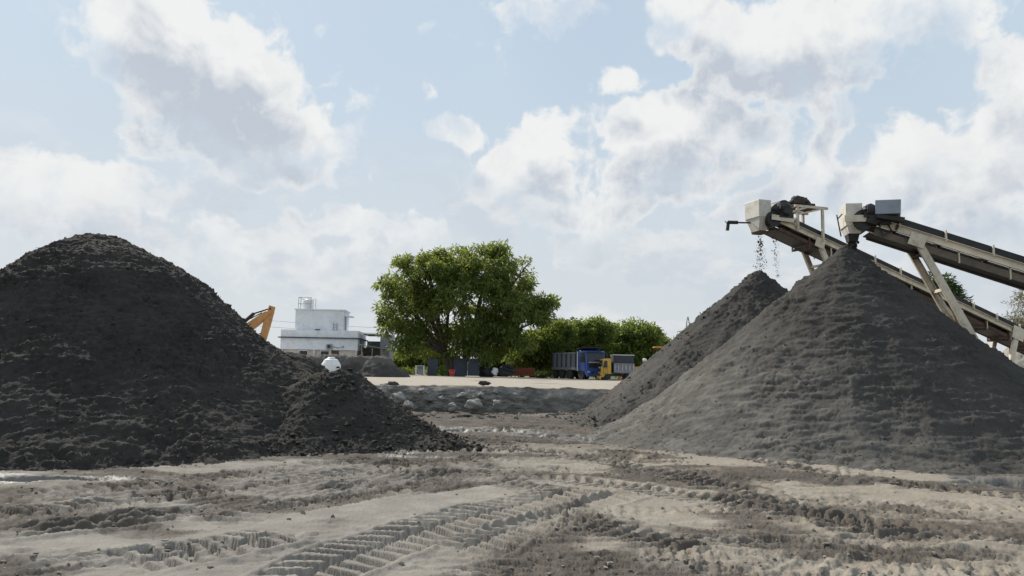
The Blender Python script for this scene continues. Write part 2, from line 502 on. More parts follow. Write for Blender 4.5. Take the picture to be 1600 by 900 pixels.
def near_ground(X, Y):
    """height and dampness of the low yard in front of the bank"""
    n = len(X)
    z = .085 + .04 * pn(X * .35, Y * .35, seed=1) + .03 * pn(X * .9, Y * .9, seed=2)
    patch = pn(X * .42 + .3 * Y, Y * .55, seed=3) + .5 * pn(X * 1.3, Y * 1.7, seed=4) + .3 * pn(X * 3.5, Y * 4.5, seed=44)
    # churned, damp soil near the heaps and in the middle of the yard
    damp = sstep(patch, -.30, .26) * .78
    dist = np.sqrt(X ** 2 + Y ** 2)
    damp = np.maximum(damp, sstep(dist, 13, 17.5) * (.80 + .6 * np.clip(patch, -.5, .5)))
    band = sstep(X * -.35 + Y, 9.5, 11) * sstep(X * -.5 + Y, 16, 12) * sstep(-X, -1.5, .5)
    damp = np.maximum(damp, band * (.35 + .9 * np.clip(patch + .1, 0, 1)))
    smooth = np.zeros_like(X)
    a, b = on(400, 822, .08), on(830, 770, .08)
    dx, dy = b.x - a.x, b.y - a.y; L = math.hypot(dx, dy)
    t = ((X - a.x) * dx + (Y - a.y) * dy) / L; u = ((X - a.x) * dy - (Y - a.y) * dx) / L + .30
    smooth = sstep(t, -.3, .4) * sstep(t, L + .4, L - .3) * sstep(np.abs(u), .48, .30)
    damp *= 1 - .9 * smooth
    core = np.full_like(X, 9.0)
    for q0, q1 in zip(TR[-1][0][:-1], TR[-1][0][1:]):
        d = q1 - q0; L = float(np.hypot(*d)); d = d / L; t = np.clip((X - q0[0]) * d[0] + (Y - q0[1]) * d[1], 0, L)
        core = np.minimum(core, np.hypot(X - q0[0] - d[0] * t, Y - q0[1] - d[1] * t))
    damp *= 1 - .8 * sstep(core, 1.3, .6)
    trk = np.zeros_like(X); zt = np.zeros_like(X)
    for pts, w, pitch, depth, dm, k, slant in TR:
        lo = pts.min(0) - w * 1.6; hi = pts.max(0) + w * 1.6
        idx = np.nonzero((X > lo[0]) & (X < hi[0]) & (Y > lo[1]) & (Y < hi[1]))[0]
        if not len(idx): continue
        # smooth the polyline
        q = pts
        for _ in range(2):
            q = np.vstack([q[:1]] + [np.array([a_ * .75 + b_ * .25, a_ * .25 + b_ * .75]) for a_, b_ in zip(q[:-1], q[1:])] + [q[-1:]])
        x, y = X[idx], Y[idx]; best = np.full(len(idx), 1e9, np.float32); bt = np.zeros(len(idx), np.float32); bu = np.zeros(len(idx), np.float32); acc = 0.0
        for a_, b_ in zip(q[:-1], q[1:]):
            d = b_ - a_; L = float(np.hypot(*d)) + 1e-6; d = d / L
            t = np.clip((x - a_[0]) * d[0] + (y - a_[1]) * d[1], 0, L)
            ex, ey = x - a_[0] - d[0] * t, y - a_[1] - d[1] * t
            ds = ex * ex + ey * ey; s_ = ds < best
            best[s_] = ds[s_]; bt[s_] = (acc + t)[s_]; bu[s_] = (ex * d[1] - ey * d[0])[s_]; acc += L
        u = (bu / (w / 2)) + .16 * pn(x * 1.8, y * 1.8, seed=6); au = np.abs(u)
        end = sstep(bt, 0, .5) * sstep(acc - bt, 0, .5)
        ins = sstep(au, 1.06, .9) * end
        brk = .45 + .8 * sstep(pn(x * .9, y * .9, seed=8 + int(w * 100)), -.25, .25)
        ph = bt / pitch + slant * au * (w / .6) + .5 * (u > 0) + .35 * pn(x * 2.5, y * 2.5, seed=9)
        fr = ph - np.floor(ph)
        lug = sstep(fr, .0, .08) * sstep(fr, .60, .44)
        lug = lug * (sstep(np.abs(au - .06), .0, .08) if slant > 0 else 1.0)
        if slant < 0:       # scraped ruts: broken ridges running along the track
            ridge = sstep(np.sin(u * 7.5 + 1.2 * pn(x * 1.1, y * 1.1, seed=61)), -.1, .75)
            lug = .3 * lug + .8 * ridge * sstep(pn(bt * 2.2, u * 1.6, seed=62), -.25, .15)
        elif w < .7: lug = lug * sstep(pn(x * 2.2, y * 2.2, seed=63), -.5, -.25)
        depth = depth * (1.05 if w > .7 else .95); zz = ins * k * brk * depth * (lug - .62) + k * brk * .45 * depth * np.exp(-((au - 1.14) / .13) ** 2) * end
        kk = np.abs(zz) + 1e-5 + .6 * depth * ins * k
        over = kk > trk[idx] * .8
        zt[idx] = np.where(over, zt[idx] * (1 - ins) + zz, zt[idx] * (1 - .3 * ins) + zz * .5); trk[idx] = np.maximum(trk[idx], kk)
        if dm > 0: damp[idx] = np.maximum(damp[idx], ins * dm * brk * (.35 + .75 * sstep(pn(x * 1.4, y * 2.2, seed=31), -.3, .35)))
        else: damp[idx] *= 1 + dm * ins
    pm = puddle_mask(X, Y)
    z = z + zt * (1 - .85 * smooth) * (1 - .8 * sstep(pm, .08, .4))
    # crumbs and clods in the churned parts
    ch = sstep(damp, .15, .6)
    clod = np.abs(pn(X * 5, Y * 5, seed=12)) * .5 + np.abs(pn(X * 11, Y * 11, seed=13)) * .35 + np.abs(pn(X * 23, Y * 23, seed=14)) * .2
    z = z + ch * .045 * (clod - .2) + .008 * pn(X * 4, Y * 4, seed=15) + .006 * pn(X * 14, Y * 14, seed=16) * (1 - .5 * smooth) + .006 * pn(X * 34, Y * 34, seed=66) + .0013 * RNG.normal(size=n).astype(np.float32) * (1 + 1.5 * ch) * (1 + dist * .05)
    # torn edges of old lug prints, drawn out along the way the machines swept round
    ang = .12 + .55 * pn(X * .13, Y * .13, seed=71); ca_, sa_ = np.cos(ang), np.sin(ang)
    xr, yr = X * ca_ + Y * sa_, -X * sa_ + Y * ca_
    wx = .25 * pn(X * 1.2, Y * 1.2, seed=72)
    n1 = pn(xr * 1.7 + wx, yr * 4.2 + wx, seed=73); n2 = pn(xr * 3.6, yr * 8.5 + wx, seed=74)
    mk = sstep(pn(X * .5, Y * .6, seed=75) + .25 * damp, -.18, .12) * (1 - .92 * smooth) * sstep(core, .42, .6)
    z = z + mk * (.016 * (sstep(n1, .02, .10) - .5) + .010 * (sstep(n2, .03, .12) - .5))
    far = sstep(dist, 15, 19)
    z = z + far * (.10 * np.abs(pn(X * 1.1, Y * 1.6, seed=17)) + .06 * np.abs(pn(X * 3, Y * 4, seed=18)) - .04)
    pm = pm * (1 + .7 * pn(X * 1.4, Y * 2.6, seed=21) + .8 * pn(X * 3, Y * 5, seed=22) + .3 * pn(X * 8, Y * 11, seed=23))
    z = np.maximum(z, WATER_Z + .018)
    z = z - .22 * sstep(pm, .3, .75)
    wet = sstep(pm, .10, .42)
    return z, np.clip(damp, 0, 1), wet


def pad_z(X, Y, wy):
    d = Y - wy
    return .90 - .0056 * np.clip(d, 0, 75) - .006 * np.clip(X, -20, 20) + .06 * pn(X * .12, Y * .12, seed=25) + .05 * pn(X * .6, Y * .4, seed=26) * sstep(d, 80, 10)


def make_ground():
    th = np.concatenate([np.linspace(-math.pi, -R(46), 44, endpoint=False), np.linspace(-R(46), R(46), 1000), np.linspace(R(46), math.pi, 45)[1:]]).astype(np.float32)
    nT = len(th); s, c = np.sin(th), np.cos(th)
    # plan distance of the bank for each direction
    rw = np.full(nT, 40.0, np.float32)
    for i in range(nT):
        if abs(th[i]) < R(62):
            r = 26.0
            for _ in range(12): r = .5 * r + .5 * float(wall_y(np.array([r * s[i]]))[0]) / c[i]
            rw[i] = r
    side = sstep(np.abs(th), R(58), R(75)); rw = rw * (1 - side) + 55 * side
    n1, nw, n2 = 640, 46, 110
    rows = []
    V = np.zeros((n1 + nw + n2, nT, 3), np.float32); DAMP = np.zeros((n1 + nw + n2, nT), np.float32); WET = DAMP.copy(); KIND = DAMP.copy()
    u = np.linspace(0, 1, n1)[:, None]
    rr = 1.8 * (rw[None] / 1.8) ** u
    X, Y = rr * s[None], rr * c[None]
    z, dm, wt = near_ground(X.ravel(), Y.ravel())
    z = z.reshape(X.shape); dm = dm.reshape(X.shape); wt = wt.reshape(X.shape)
    # a fan of broken earth at the foot of the bank
    foot = np.clip((rr - (rw[None] - 2.2)) / 2.2, 0, 1)
    z += foot ** 2 * .16 * (.25 + np.abs(pn(X.ravel() * .8, Y.ravel() * .8, seed=33).reshape(X.shape)) * 1.6) * (1 - side[None])
    V[:n1] = np.stack([X, Y, z], -1); DAMP[:n1] = dm; WET[:n1] = wt
    DAMP[:n1] = np.maximum(DAMP[:n1], foot * .6)
    # the bank
    zb = z[-1]; top = pad_z(X[-1], Y[-1] + 1.0, Y[-1]); top = np.where(np.abs(th) > R(62), zb + .02, top)
    top = top * (1 - side) + (zb + .02) * side
    w = np.linspace(0, 1, nw + 1)[1:, None]
    lean = (.32 * w + .2 * w ** 3)
    rr2 = rw[None] + lean
    X2, Y2 = rr2 * s[None], rr2 * c[None]; Z2 = zb[None] + (top - zb)[None] * w
    f = X2.shape
    nz = .16 * np.abs(pn(X2.ravel() * .9, Z2.ravel() * 1.6, Y2.ravel() * .6, seed=41)) + .13 * pn(X2.ravel() * 3.3, Z2.ravel() * 5, seed=42) + .06 * pn(X2.ravel() * 17, Z2.ravel() * 18, seed=49) + .09 * np.abs(pn(X2.ravel() * 8, Z2.ravel() * 9, seed=43))
    rough = (.16 + .95 * sstep(-X2 + .6 * pn(X2.ravel(), Z2.ravel() * 2, seed=48).reshape(f), -2.0, .5))
    push = nz.reshape(f) * np.sin(np.pi * w) ** .6 * rough * 1.3
    X2 = X2 - s[None] * push; Y2 = Y2 - c[None] * push
    V[n1:n1 + nw] = np.stack([X2, Y2, Z2], -1); KIND[n1:n1 + nw] = 1 - .0 * w
    DAMP[n1:n1 + nw] = .9
    # the raised yard behind and the plain out to the horizon
    w3 = np.linspace(0, 1, n2 + 1)[1:, None]
    r0 = rr2[-1][None]
    rr3 = r0 * (3500 / r0) ** (w3 ** 1.7)
    X3, Y3 = rr3 * s[None], rr3 * c[None]
    wy = Y2[-1][None] * np.ones_like(X3)
    Z3 = pad_z(X3.ravel(), Y3.ravel(), wy.ravel()).reshape(X3.shape)
    frt = (1 - side)[None]
    Z3 = Z3 * frt + (zb + .02)[None] * side[None]
    lip = np.exp(-(rr3 - r0) / 1.2)
    Z3 += lip * frt * (.07 * pn(X3.ravel() * .9, Y3.ravel() * .9, seed=51).reshape(X3.shape) + .10 * np.abs(pn(X3.ravel() * 2.6, Y3.ravel() * 2.6, seed=56)).reshape(X3.shape))
    Z3 += .07 * frt * np.abs(pn(X3.ravel() * 2, Y3.ravel() * 1.5, seed=52)).reshape(X3.shape) * np.exp(-(rr3 - r0) / 25)
    V[n1 + nw:] = np.stack([X3, Y3, Z3], -1)
    pd = sstep(pn(X3.ravel() * .25, Y3.ravel() * .5, seed=53) + .4 * pn(X3.ravel() * 1.2, Y3.ravel() * 1.8, seed=54), .05, .5).reshape(X3.shape) * .6
    DAMP[n1 + nw:] = np.maximum(pd, lip * .5); KIND[n1 + nw:] = np.clip(lip * .0, 0, 1)
    VEG = np.zeros_like(DAMP); VEG[n1 + nw:] = sstep(Y3, 104, 112) + sstep(np.abs(X3), 60, 90); VEG = np.clip(VEG, 0, 1)
    N = n1 + nw + n2
    i = np.arange(N - 1)[:, None] * nT + np.arange(nT)[None]; j = np.arange(N - 1)[:, None] * nT + (np.arange(nT)[None] + 1) % nT
    F = np.stack([i, j, j + nT, i + nT], -1).reshape(-1, 4)
    F = F.reshape(N - 1, nT, 4)[:, :-1].reshape(-1, 4)
    VV = V.reshape(-1, 3)
    o = link_mesh('ground', VV, F, ground_mat(), smooth=True, attrs={'damp': DAMP.ravel(), 'wet': WET.ravel(), 'bank': KIND.ravel(), 'veg': VEG.ravel()})
    tag(o, 'tan muddy yard with tyre tracks, cut bank and raised sandy pad behind', 'ground', kind='structure')


def ground_mat():
    mt = bpy.data.materials.new('yard_soil'); mt.use_nodes = True
    T = NT(mt.node_tree); b = mt.node_tree.nodes['Principled BSDF']
    tc = T.n('ShaderNodeTexCoord').outputs['Object']
    A = lambda k: T.n('ShaderNodeAttribute', attribute_name=k).outputs['Fac']
    damp, wet, bank, veg = A('damp'), A('wet'), A('bank'), A('veg')
    sp = T.n('ShaderNodeSeparateXYZ'); T.l.new(tc, sp.inputs[0])
    n0 = T.noise(tc, .25, 4, .6); n1 = T.noise(tc, 2.2, 6, .7); n2 = T.noise(tc, 14, 5, .75); n3 = T.noise(tc, 70, 3, .8)
    side = T.ss(T.math('ADD', sp.outputs[0], T.math('MULTIPLY', T.math('SUBTRACT', n0, .5), 6)), -1.5, 2.5)
    pale_tone = T.mix(side, (.235, .212, .186), (.285, .245, .197))
    far = T.ss(sp.outputs[1], 24, 30)
    pale_tone = T.mix(far, pale_tone, (.40, .35, .285))
    pale_tone = T.mix(T.math('MULTIPLY', T.ss(n1, .4, .7), .45), pale_tone, (.42, .385, .33))
    pale_tone = T.mix(T.math('MULTIPLY', T.ss(n2, .45, .75), .35), pale_tone, (.21, .185, .155))
    dk = T.mix(T.ss(n1, .3, .7), (.074, .063, .053), (.134, .114, .095))
    dk = T.mix(T.math('MULTIPLY', T.ss(n2, .5, .75), .4), dk, (.24, .205, .17))
    f = T.math('ADD', damp, T.math('MULTIPLY', T.math('SUBTRACT', n2, .5), .7))
    f = T.math('ADD', f, T.math('MULTIPLY', T.math('SUBTRACT', n1, .5), .5))
    c = T.mix(T.ss(f, .12, .78), pale_tone, dk)
    wetc = T.mix(n1, (.15, .138, .122), (.25, .235, .21))
    c = T.mix(T.math('MULTIPLY', wet, .8), c, wetc)
    # the cut face: grey sand layers, lumpy
    st = T.n('ShaderNodeMapping'); st.inputs['Scale'].default_value = (1.2, 1.2, 3.0); T.l.new(tc, st.inputs[0])
    nb = T.noise(st.outputs[0], 1.6, 6, .7)
    bk = T.mix(T.ss(nb, .35, .7), (.115, .107, .097), (.30, .278, .245))
    c = T.mix(bank, c, bk)
    nv = T.noise(tc, .05, 5, .6)
    c = T.mix(veg, c, T.mix(T.ss(nv, .4, .6), (.05, .085, .025), (.11, .12, .05)))
    c = T.mix(T.math('MULTIPLY', T.ss(n3, .3, .75), .35), c, T.mix(1.0, c, (.5, .5, .5), 'MULTIPLY'))
    T.l.new(c, b.inputs['Base Color'])
    T.l.new(T.ss(wet, .1, .9, .93, .55), b.inputs['Roughness'])
    T.l.new(T.ss(wet, .1, .9, .12, .25), b.inputs['Specular IOR Level'])
    bp = T.n('ShaderNodeBump'); bp.inputs['Strength'].default_value = .5; bp.inputs['Distance'].default_value = .02
    h = T.math('ADD', T.math('MULTIPLY', n2, .9), T.math('MULTIPLY', n3, .45))
    T.l.new(h, bp.inputs['Height']); T.l.new(bp.outputs[0], b.inputs['Normal'])
    return mt


make_ground()


def make_water():
    mt = bpy.data.materials.new('muddy_water'); mt.use_nodes = True
    T = NT(mt.node_tree); b = mt.node_tree.nodes['Principled BSDF']
    tc = T.n('ShaderNodeTexCoord').outputs['Object']
    T.l.new(T.mix(T.noise(tc, 1.5, 3), (.055, .046, .036), (.10, .085, .07)), b.inputs['Base Color'])
    b.inputs['Roughness'].default_value = .12; b.inputs['Specular IOR Level'].default_value = .5
    bp = T.n('ShaderNodeBump'); bp.inputs['Strength'].default_value = .05; bp.inputs['Distance'].default_value = .02
    T.l.new(T.noise(tc, 9, 3, .6), bp.inputs['Height']); T.l.new(bp.outputs[0], b.inputs['Normal'])
    for grp, nm in ((PUD[:2], 'by the dark heap on the left'), (PUD[2:5], 'in front of the dark heap'), (PUD[5:10], 'between the heaps'), (PUD[10:12], 'by the right edge heap'), (PUD[12:], 'along the toe of the grey heap')):
        mb = MB()
        for (px, py), a, bb, k, rot in grp:
            c = on(px, py, 0); n = 28
            vs = []
            for i in range(n):
                t = 2 * math.pi * i / n; u, v = 1.5 * a * math.cos(t), 1.6 * bb * math.sin(t)
                vs.append((c.x + u * math.cos(rot) - v * math.sin(rot), c.y + u * math.sin(rot) + v * math.cos(rot), WATER_Z))
            mb.add(vs, [tuple(range(n))])
            WATER_Zs.append(WATER_Z)
        # each pool level a hair apart so sheets that meet never share a plane
        for q, v in enumerate(mb.v): mb.v[q] = (v[0], v[1], v[2] - .003 * (q // 28))
        tag(mb.build('puddle_water', mt), 'shallow muddy puddle lying ' + nm, 'water', kind='structure')


WATER_Zs = []
make_water()

# ------------------------------------------------------------------ sand heaps
M_DARK = sand_mat('wet_dark_sand', (.038, .035, .0315), (.060, .054, .0475), (.108, .096, .082), .35, 60, .9)
M_GREY = sand_mat('grey_crushed_sand', (.051, .047, .043), (.075, .069, .062), (.17, .157, .138), .25, 75, .6)
M_GREY2 = sand_mat('dark_crushed_sand', (.050, .046, .042), (.074, .068, .061), (.135, .124, .110), .25, 70, .6)
M_PALE = sand_mat('pale_quarry_dust', (.25, .23, .20), (.34, .31, .265), (.45, .41, .34), .3, 50, .4)


def heap(name, label, cx, cy, prof, size, res, material, lumps, wob=.06, zscale=1.6, seed=0, base=0.0, pale_tone=None, extra=None, groove=0.0, jit=.010, cat='sand pile', group=None):
    nx, ny = int(size[0] * 2 / res), int(size[1] * 2 / res)
    gx, gy = np.meshgrid(np.linspace(-size[0], size[0], nx), np.linspace(-size[1], size[1], ny))
    X, Y = gx.ravel().astype(np.float32), gy.ravel().astype(np.float32)

    def hgt(x, y):
        r = np.sqrt(x * x + y * y); a = np.arctan2(y, x)
        k = 1 + wob * pn(np.cos(a) * 2.2, np.sin(a) * 2.2, seed=seed + 1) * 1.6 + wob * .6 * pn(x * .6, y * .6, seed=seed + 2)
        q = r * k
        h = np.interp(q, [p[0] for p in prof], [p[1] for p in prof])
        if groove:
            h = h + groove * pn(np.cos(a) * 9, np.sin(a) * 9, r * .35, seed=seed + 3) * sstep(r, .3, 1.5)
        if extra is not None: h = extra(x, y, h)
        return h.astype(np.float32)
    H = hgt(X, Y)
    # soften the kinks of the profile
    Hg = H.reshape(ny, nx)
    k = max(1, int(.10 / res))
    for _ in range(2):
        p = np.pad(Hg, k, mode='edge')
        Hg = (p[2 * k:, k:-k] + p[:-2 * k, k:-k] + p[k:-k, 2 * k:] + p[k:-k, :-2 * k] + 2 * p[k:-k, k:-k]) / 6
    gyy, gxx = np.gradient(Hg, res)
    nrm = np.stack([-gxx, -gyy, np.ones_like(gxx)], -1); nrm /= np.linalg.norm(nrm, axis=-1, keepdims=True)
    Z = Hg.ravel(); N = nrm.reshape(-1, 3).astype(np.float32)
    keep0 = Z > -.35
    disp = np.zeros_like(Z)
    for lam, amp, kind in lumps:
        f = 1 / lam
        v = pn(X * f, Y * f, Z * f * zscale, seed=seed + int(lam * 100) + 5)
        if kind == 's': v = pn((X * .8 - Y * .2) * f, (Y * .8 + X * .2) * f, Z * f * 3.2, seed=seed + int(lam * 100) + 9); v = sstep(v + .25 * disp, -.02, .13) - .5
        disp += amp * ((np.abs(v) * 2 - .45) if kind == 'b' else v)
    fade = sstep(Z, -.2, .25)
    # a few larger slumps
    disp += jit * RNG.normal(size=len(Z)).astype(np.float32) * (.5 + sstep(pn(X * 3, Y * 3, Z * 5, seed=seed + 55), -.2, .4))
    disp *= fade * (.75 + .6 * sstep(pn(X * .7, Y * .7, Z, seed=seed + 77), -.2, .3))
    P = np.stack([X, Y, Z], -1) + N * disp[:, None]
    D = np.zeros_like(Z) if pale_tone is None else pale_tone(X, Y, Z, disp)
    idx = np.arange(nx * ny).reshape(ny, nx)
    F = np.stack([idx[:-1, :-1], idx[:-1, 1:], idx[1:, 1:], idx[1:, :-1]], -1).reshape(-1, 4)
    F = F[(Z[F] > -.12).any(1)]
    HEAPS.append((name, P + np.array([cx, cy, base]), N, Z, material))
    used = np.unique(F); mp = np.full(nx * ny, -1); mp[used] = np.arange(len(used)); F = mp[F]
    o = link_mesh(name, P[used], F, material, smooth=True, attrs={'pale_tone': D[used]})
    o.location = (cx, cy, base)
    return tag(o, label, cat, group)


HEAPS = []
# big dark heap on the left
PL = [(0, 4.41), (.5, 4.35), (.85, 4.22), (1.65, 3.86), (2.4, 3.40), (3.0, 2.85), (3.5, 2.38), (4.2, 1.86), (5.2, 1.15), (6.2, .5), (6.9, .12), (7.3, -.02), (9, -.5), (14, -.6)]
pk = at(150, 366, 17.5)
CLUMP = [(1.1, .08, 'n'), (.5, .04, 'n'), (.26, .04, 'n'), (.15, .045, 'b'), (.085, .040, 'b'), (.38, .018, 's'), (.2, .022, 's')]
heap('sand_pile', 'huge black damp sand pile with rounded top, left of the yard', pk.x, 17.5, PL, (8.2, 8.2), .032, M_DARK, CLUMP, .04, 2.3, seed=100, jit=.008, extra=lambda x, y, h: h - .40 * np.maximum(-x - .25, 0) * (h > .0) * np.clip(h / 1.5, 0, 1),
     pale_tone=lambda x, y, z, d: .35 * sstep(pn(x * .5, y * .5, z * .5, seed=131) + .6 * sstep(x, 1.5, 5.5), .1, .8) * sstep(d, -.05, .1))  # paler in patches on raised lumps, more so towards the right flank
a = at(522, 572, 16.0)
PA = [(0, 1.50), (.4, 1.44), (.85, 1.16), (1.4, .74), (2.0, .34), (2.6, .08), (3.1, -.03), (4.5, -.4)]


def skirt(x, y, h):
    q = np.interp(np.sqrt(((x - 1.55) / 1.6) ** 2 + ((y + 1.0) / .8) ** 2), [0, .6, 1.2, 2], [.32, .2, .0, -.5])
    q2 = np.interp(np.sqrt(((x + .9) / 1.0) ** 2 + ((y - .6) / 1.0) ** 2), [0, .5, 1.0, 1.8, 2.4], [1.45, 1.3, .9, .3, -.4])
    return np.maximum(np.maximum(h, q), q2)


heap('sand_pile', 'low dark brown sand heap spilling from the foot of the huge black pile', a.x, 16.0, PA, (4.6, 3.6), .026, M_DARK, [(.6, .08, 'n'), (.32, .06, 'n'), (.17, .045, 'b'), (.09, .032, 'b'), (.06, .016, 'b')], .1, 1.5, seed=200, extra=skirt,
     pale_tone=lambda x, y, z, d: .55 * sstep(pn(x * .6, y * .6, z, seed=231), -.3, .5) * sstep(d, -.06, .1))
b = at(445, 548, 22.0)
heap('sand_pile', 'dark ridge of sand showing between black pile and white water tank', b.x, 22.0, [(0, b.z), (.5, b.z - .1), (1.2, b.z - .5), (2.2, b.z - 1.15), (3.4, .2), (4, -.1), (6, -.5)], (4.2, 4.2), .05, M_DARK, [(.6, .08, 'n'), (.3, .07, 'b'), (.15, .05, 'b'), (.09, .025, 'b')], .1, 1.5, seed=260)
# crushed sand cones on the right, below the conveyors
RA = at(1322, 386, 18.5)
PR = [(0, RA.z + .16), (.25, RA.z - .12), (2.5, RA.z - 2.08), (4.3, RA.z - 3.55), (5.0, .56), (5.6, .22), (6.1, .04), (6.5, -.06), (9, -.6)]
GRAIN = [(.9, .03, 'n'), (.42, .02, 'n'), (.2, .02, 'n'), (.1, .02, 'n'), (.06, .012, 'b'), (.5, .026, 's'), (.24, .02, 's')]
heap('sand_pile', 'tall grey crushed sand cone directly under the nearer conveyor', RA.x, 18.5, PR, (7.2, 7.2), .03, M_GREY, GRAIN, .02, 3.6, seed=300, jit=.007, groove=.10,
     pale_tone=lambda x, y, z, d: np.clip(.85 * sstep(-x - .45 * y + .5 * pn(x * 1.2, y * 1.2, z, seed=331), 1.8, 4.6) * sstep(z, 4.2, 1.2) , 0, 1) * (.6 + .8 * sstep(d, -.02, .03)))  # sunlit look of the lower left flank painted paler into the sand colour
RB = at(1185, 421, 23.5)
PB = [(0, RB.z), (.18, RB.z - .06), (.4, RB.z - .28), (2.5, RB.z - 2.12), (4.4, RB.z - 3.75), (5.0, .5), (5.5, .16), (5.9, 0), (9, -.6)]
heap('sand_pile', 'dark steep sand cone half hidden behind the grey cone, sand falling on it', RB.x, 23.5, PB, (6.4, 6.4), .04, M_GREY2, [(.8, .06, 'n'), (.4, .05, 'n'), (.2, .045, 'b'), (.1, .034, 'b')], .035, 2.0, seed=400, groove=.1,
     pale_tone=lambda x, y, z, d: .4 * sstep(-x, 1.5, 4) * sstep(z, 3, 1))  # paler low on the left flank
# heap beside the white building
c = at(588, 557, 60.0)
heap('sand_pile', 'low grey sand mound with paler top below the shed', c.x, 60, [(0, c.z - .60), (.8, c.z - .68), (1.5, c.z - 1.2), (2.2, .3), (2.6, 0), (4, -.5)], (9, 3.6), .09, M_GREY2, [(1.2, .28, 'n'), (.6, .16, 'b'), (.3, .1, 'b'), (.18, .05, 'b')], .12, 1.2, seed=500, base=.65,
     extra=lambda x, y, h: np.maximum(h, np.interp(np.sqrt((np.maximum(np.abs(x + 3.2) - 3.0, 0) / .9) ** 2 + (y / 1.0) ** 2), [0, .8, 1.5, 2.2, 4], [c.z - .62, c.z - .75, .6, 0, -.6])),
     pale_tone=lambda x, y, z, d: 1.0 * sstep(z + 1.5 * d, .75, 1.15))  # paler towards the crest and on raised lumps
# pale heap at the right edge behind the conveyors
d_ = at(1575, 536, 31.0)
heap('gravel_pile', 'pale grey dusty gravel heap behind the conveyor legs at right', d_.x + 1.0, 31.0, [(0, d_.z + .1), (.8, d_.z - .1), (2.0, 1.7), (3.2, .8), (4.4, 0), (6, -.6)], (5.2, 4.8), .07, M_PALE, [(.9, .12, 'n'), (.4, .06, 'b'), (.2, .035, 'b')], .1, 1.2, seed=600, cat='gravel pile')


def scatter(name, label, cat, pos, rad, material, seed):
    rng = np.random.default_rng(seed); v0 = np.array(ICO[1][0], np.float32); f0 = np.array(ICO[1][1], np.int32); n = len(pos)
    k = 1 + .38 * rng.normal(size=(n, len(v0), 1)).clip(-1.2, 1.2)
    st = rng.uniform(.65, 1.4, (n, 1, 3)) * np.array([1.15, 1.15, .8])
    V = pos[:, None, :] + v0[None] * k * st * rad[:, None, None]
    F = f0[None] + (np.arange(n) * len(v0))[:, None, None]
    o = link_mesh(name, V.reshape(-1, 3), F.reshape(-1, 3).astype(np.int32), material, smooth=False, attrs={'pale_tone': np.repeat(rng.random(n) ** 3 * .5, len(v0))})
    return tag(o, label, cat, kind='stuff')


_rg = np.random.default_rng(91)
for hi, nn, rr_, lb in ((0, 4500, (.008, .028), 'loose dark crumbs of sand lying over the huge black pile'), (1, 3500, (.012, .045), 'loose crumbs of sand lying over the low dark heap'), (3, 2400, (.006, .018), 'loose grey crumbs lying over the tall grey sand cone'), (4, 2500, (.012, .04), 'loose dark crumbs lying over the rear sand cone')):
    nm, P_, N_, Z_, mt_ = HEAPS[hi]
    w_ = (Z_ > -.04) * (N_[:, 1] < .35) * (.3 + .7 * sstep(pn(P_[:, 0] * 1.1, P_[:, 1] * 1.1, P_[:, 2] * 1.1, seed=97), -.1, .3) + 2.0 * sstep(Z_, .7, .0)); w_ = w_ / w_.sum()
    ii = _rg.choice(len(P_), nn, p=w_); rad = rr_[0] + (rr_[1] - rr_[0]) * _rg.random(nn) ** 3
    scatter('sand_crumbs', lb, 'sand crumbs', (P_[ii] + _rg.normal(size=(nn, 3)) * .02 + N_[ii] * rad[:, None] * .3).astype(np.float32), rad.astype(np.float32), mt_, 300 + hi)

# ------------------------------------------------------------------ conveyors
M_CREAM = mat('cream_steel', (.74, .655, .51), .55, 0, .1, 1.5, .05, 30, (.20, .15, .10), .35)
M_CREAM2 = mat('dusty_cream_steel', (.66, .58, .45), .65, 0, .12, 2.0, .08, 30, (.16, .115, .075), .5)
M_HOOD = mat('hood_sheet', (.66, .62, .54), .5, 0, .07, 1.6, .03, 20, (.30, .22, .14), .45)
M_BELT = mat('rubber_belt', (.018, .018, .022), .55, 0, .3, 4, .1, 30, (.06, .055, .05), .3)
M_BLACK = mat('greasy_black', (.022, .021, .021), .6, 0, .3, 5, .2, 40, (.07, .055, .04), .35)
M_RUST = mat('brown_rust', (.10, .06, .04), .85, 0, .3, 5, .2, 40)
M_RAIL = mat('dark_brown_rail', (.16, .13, .10), .75, 0, .2, 2, .1, 30, (.07, .055, .04), .5)
M_STEEL = mat('grey_cover_paint', (.28, .31, .36), .4, .1, .08, 1.5, .03, 30, (.12, .10, .08), .25)
M_SACK = mat('brown_sack_cloth', (.055, .045, .038), .95, 0, .3, 6, .5, 25, (.14, .11, .085), .4)
M_SPILL = sand_mat('fresh_wet_sand', (.05, .046, .042), (.075, .07, .064), (.12, .11, .10), .2, 60, .6)


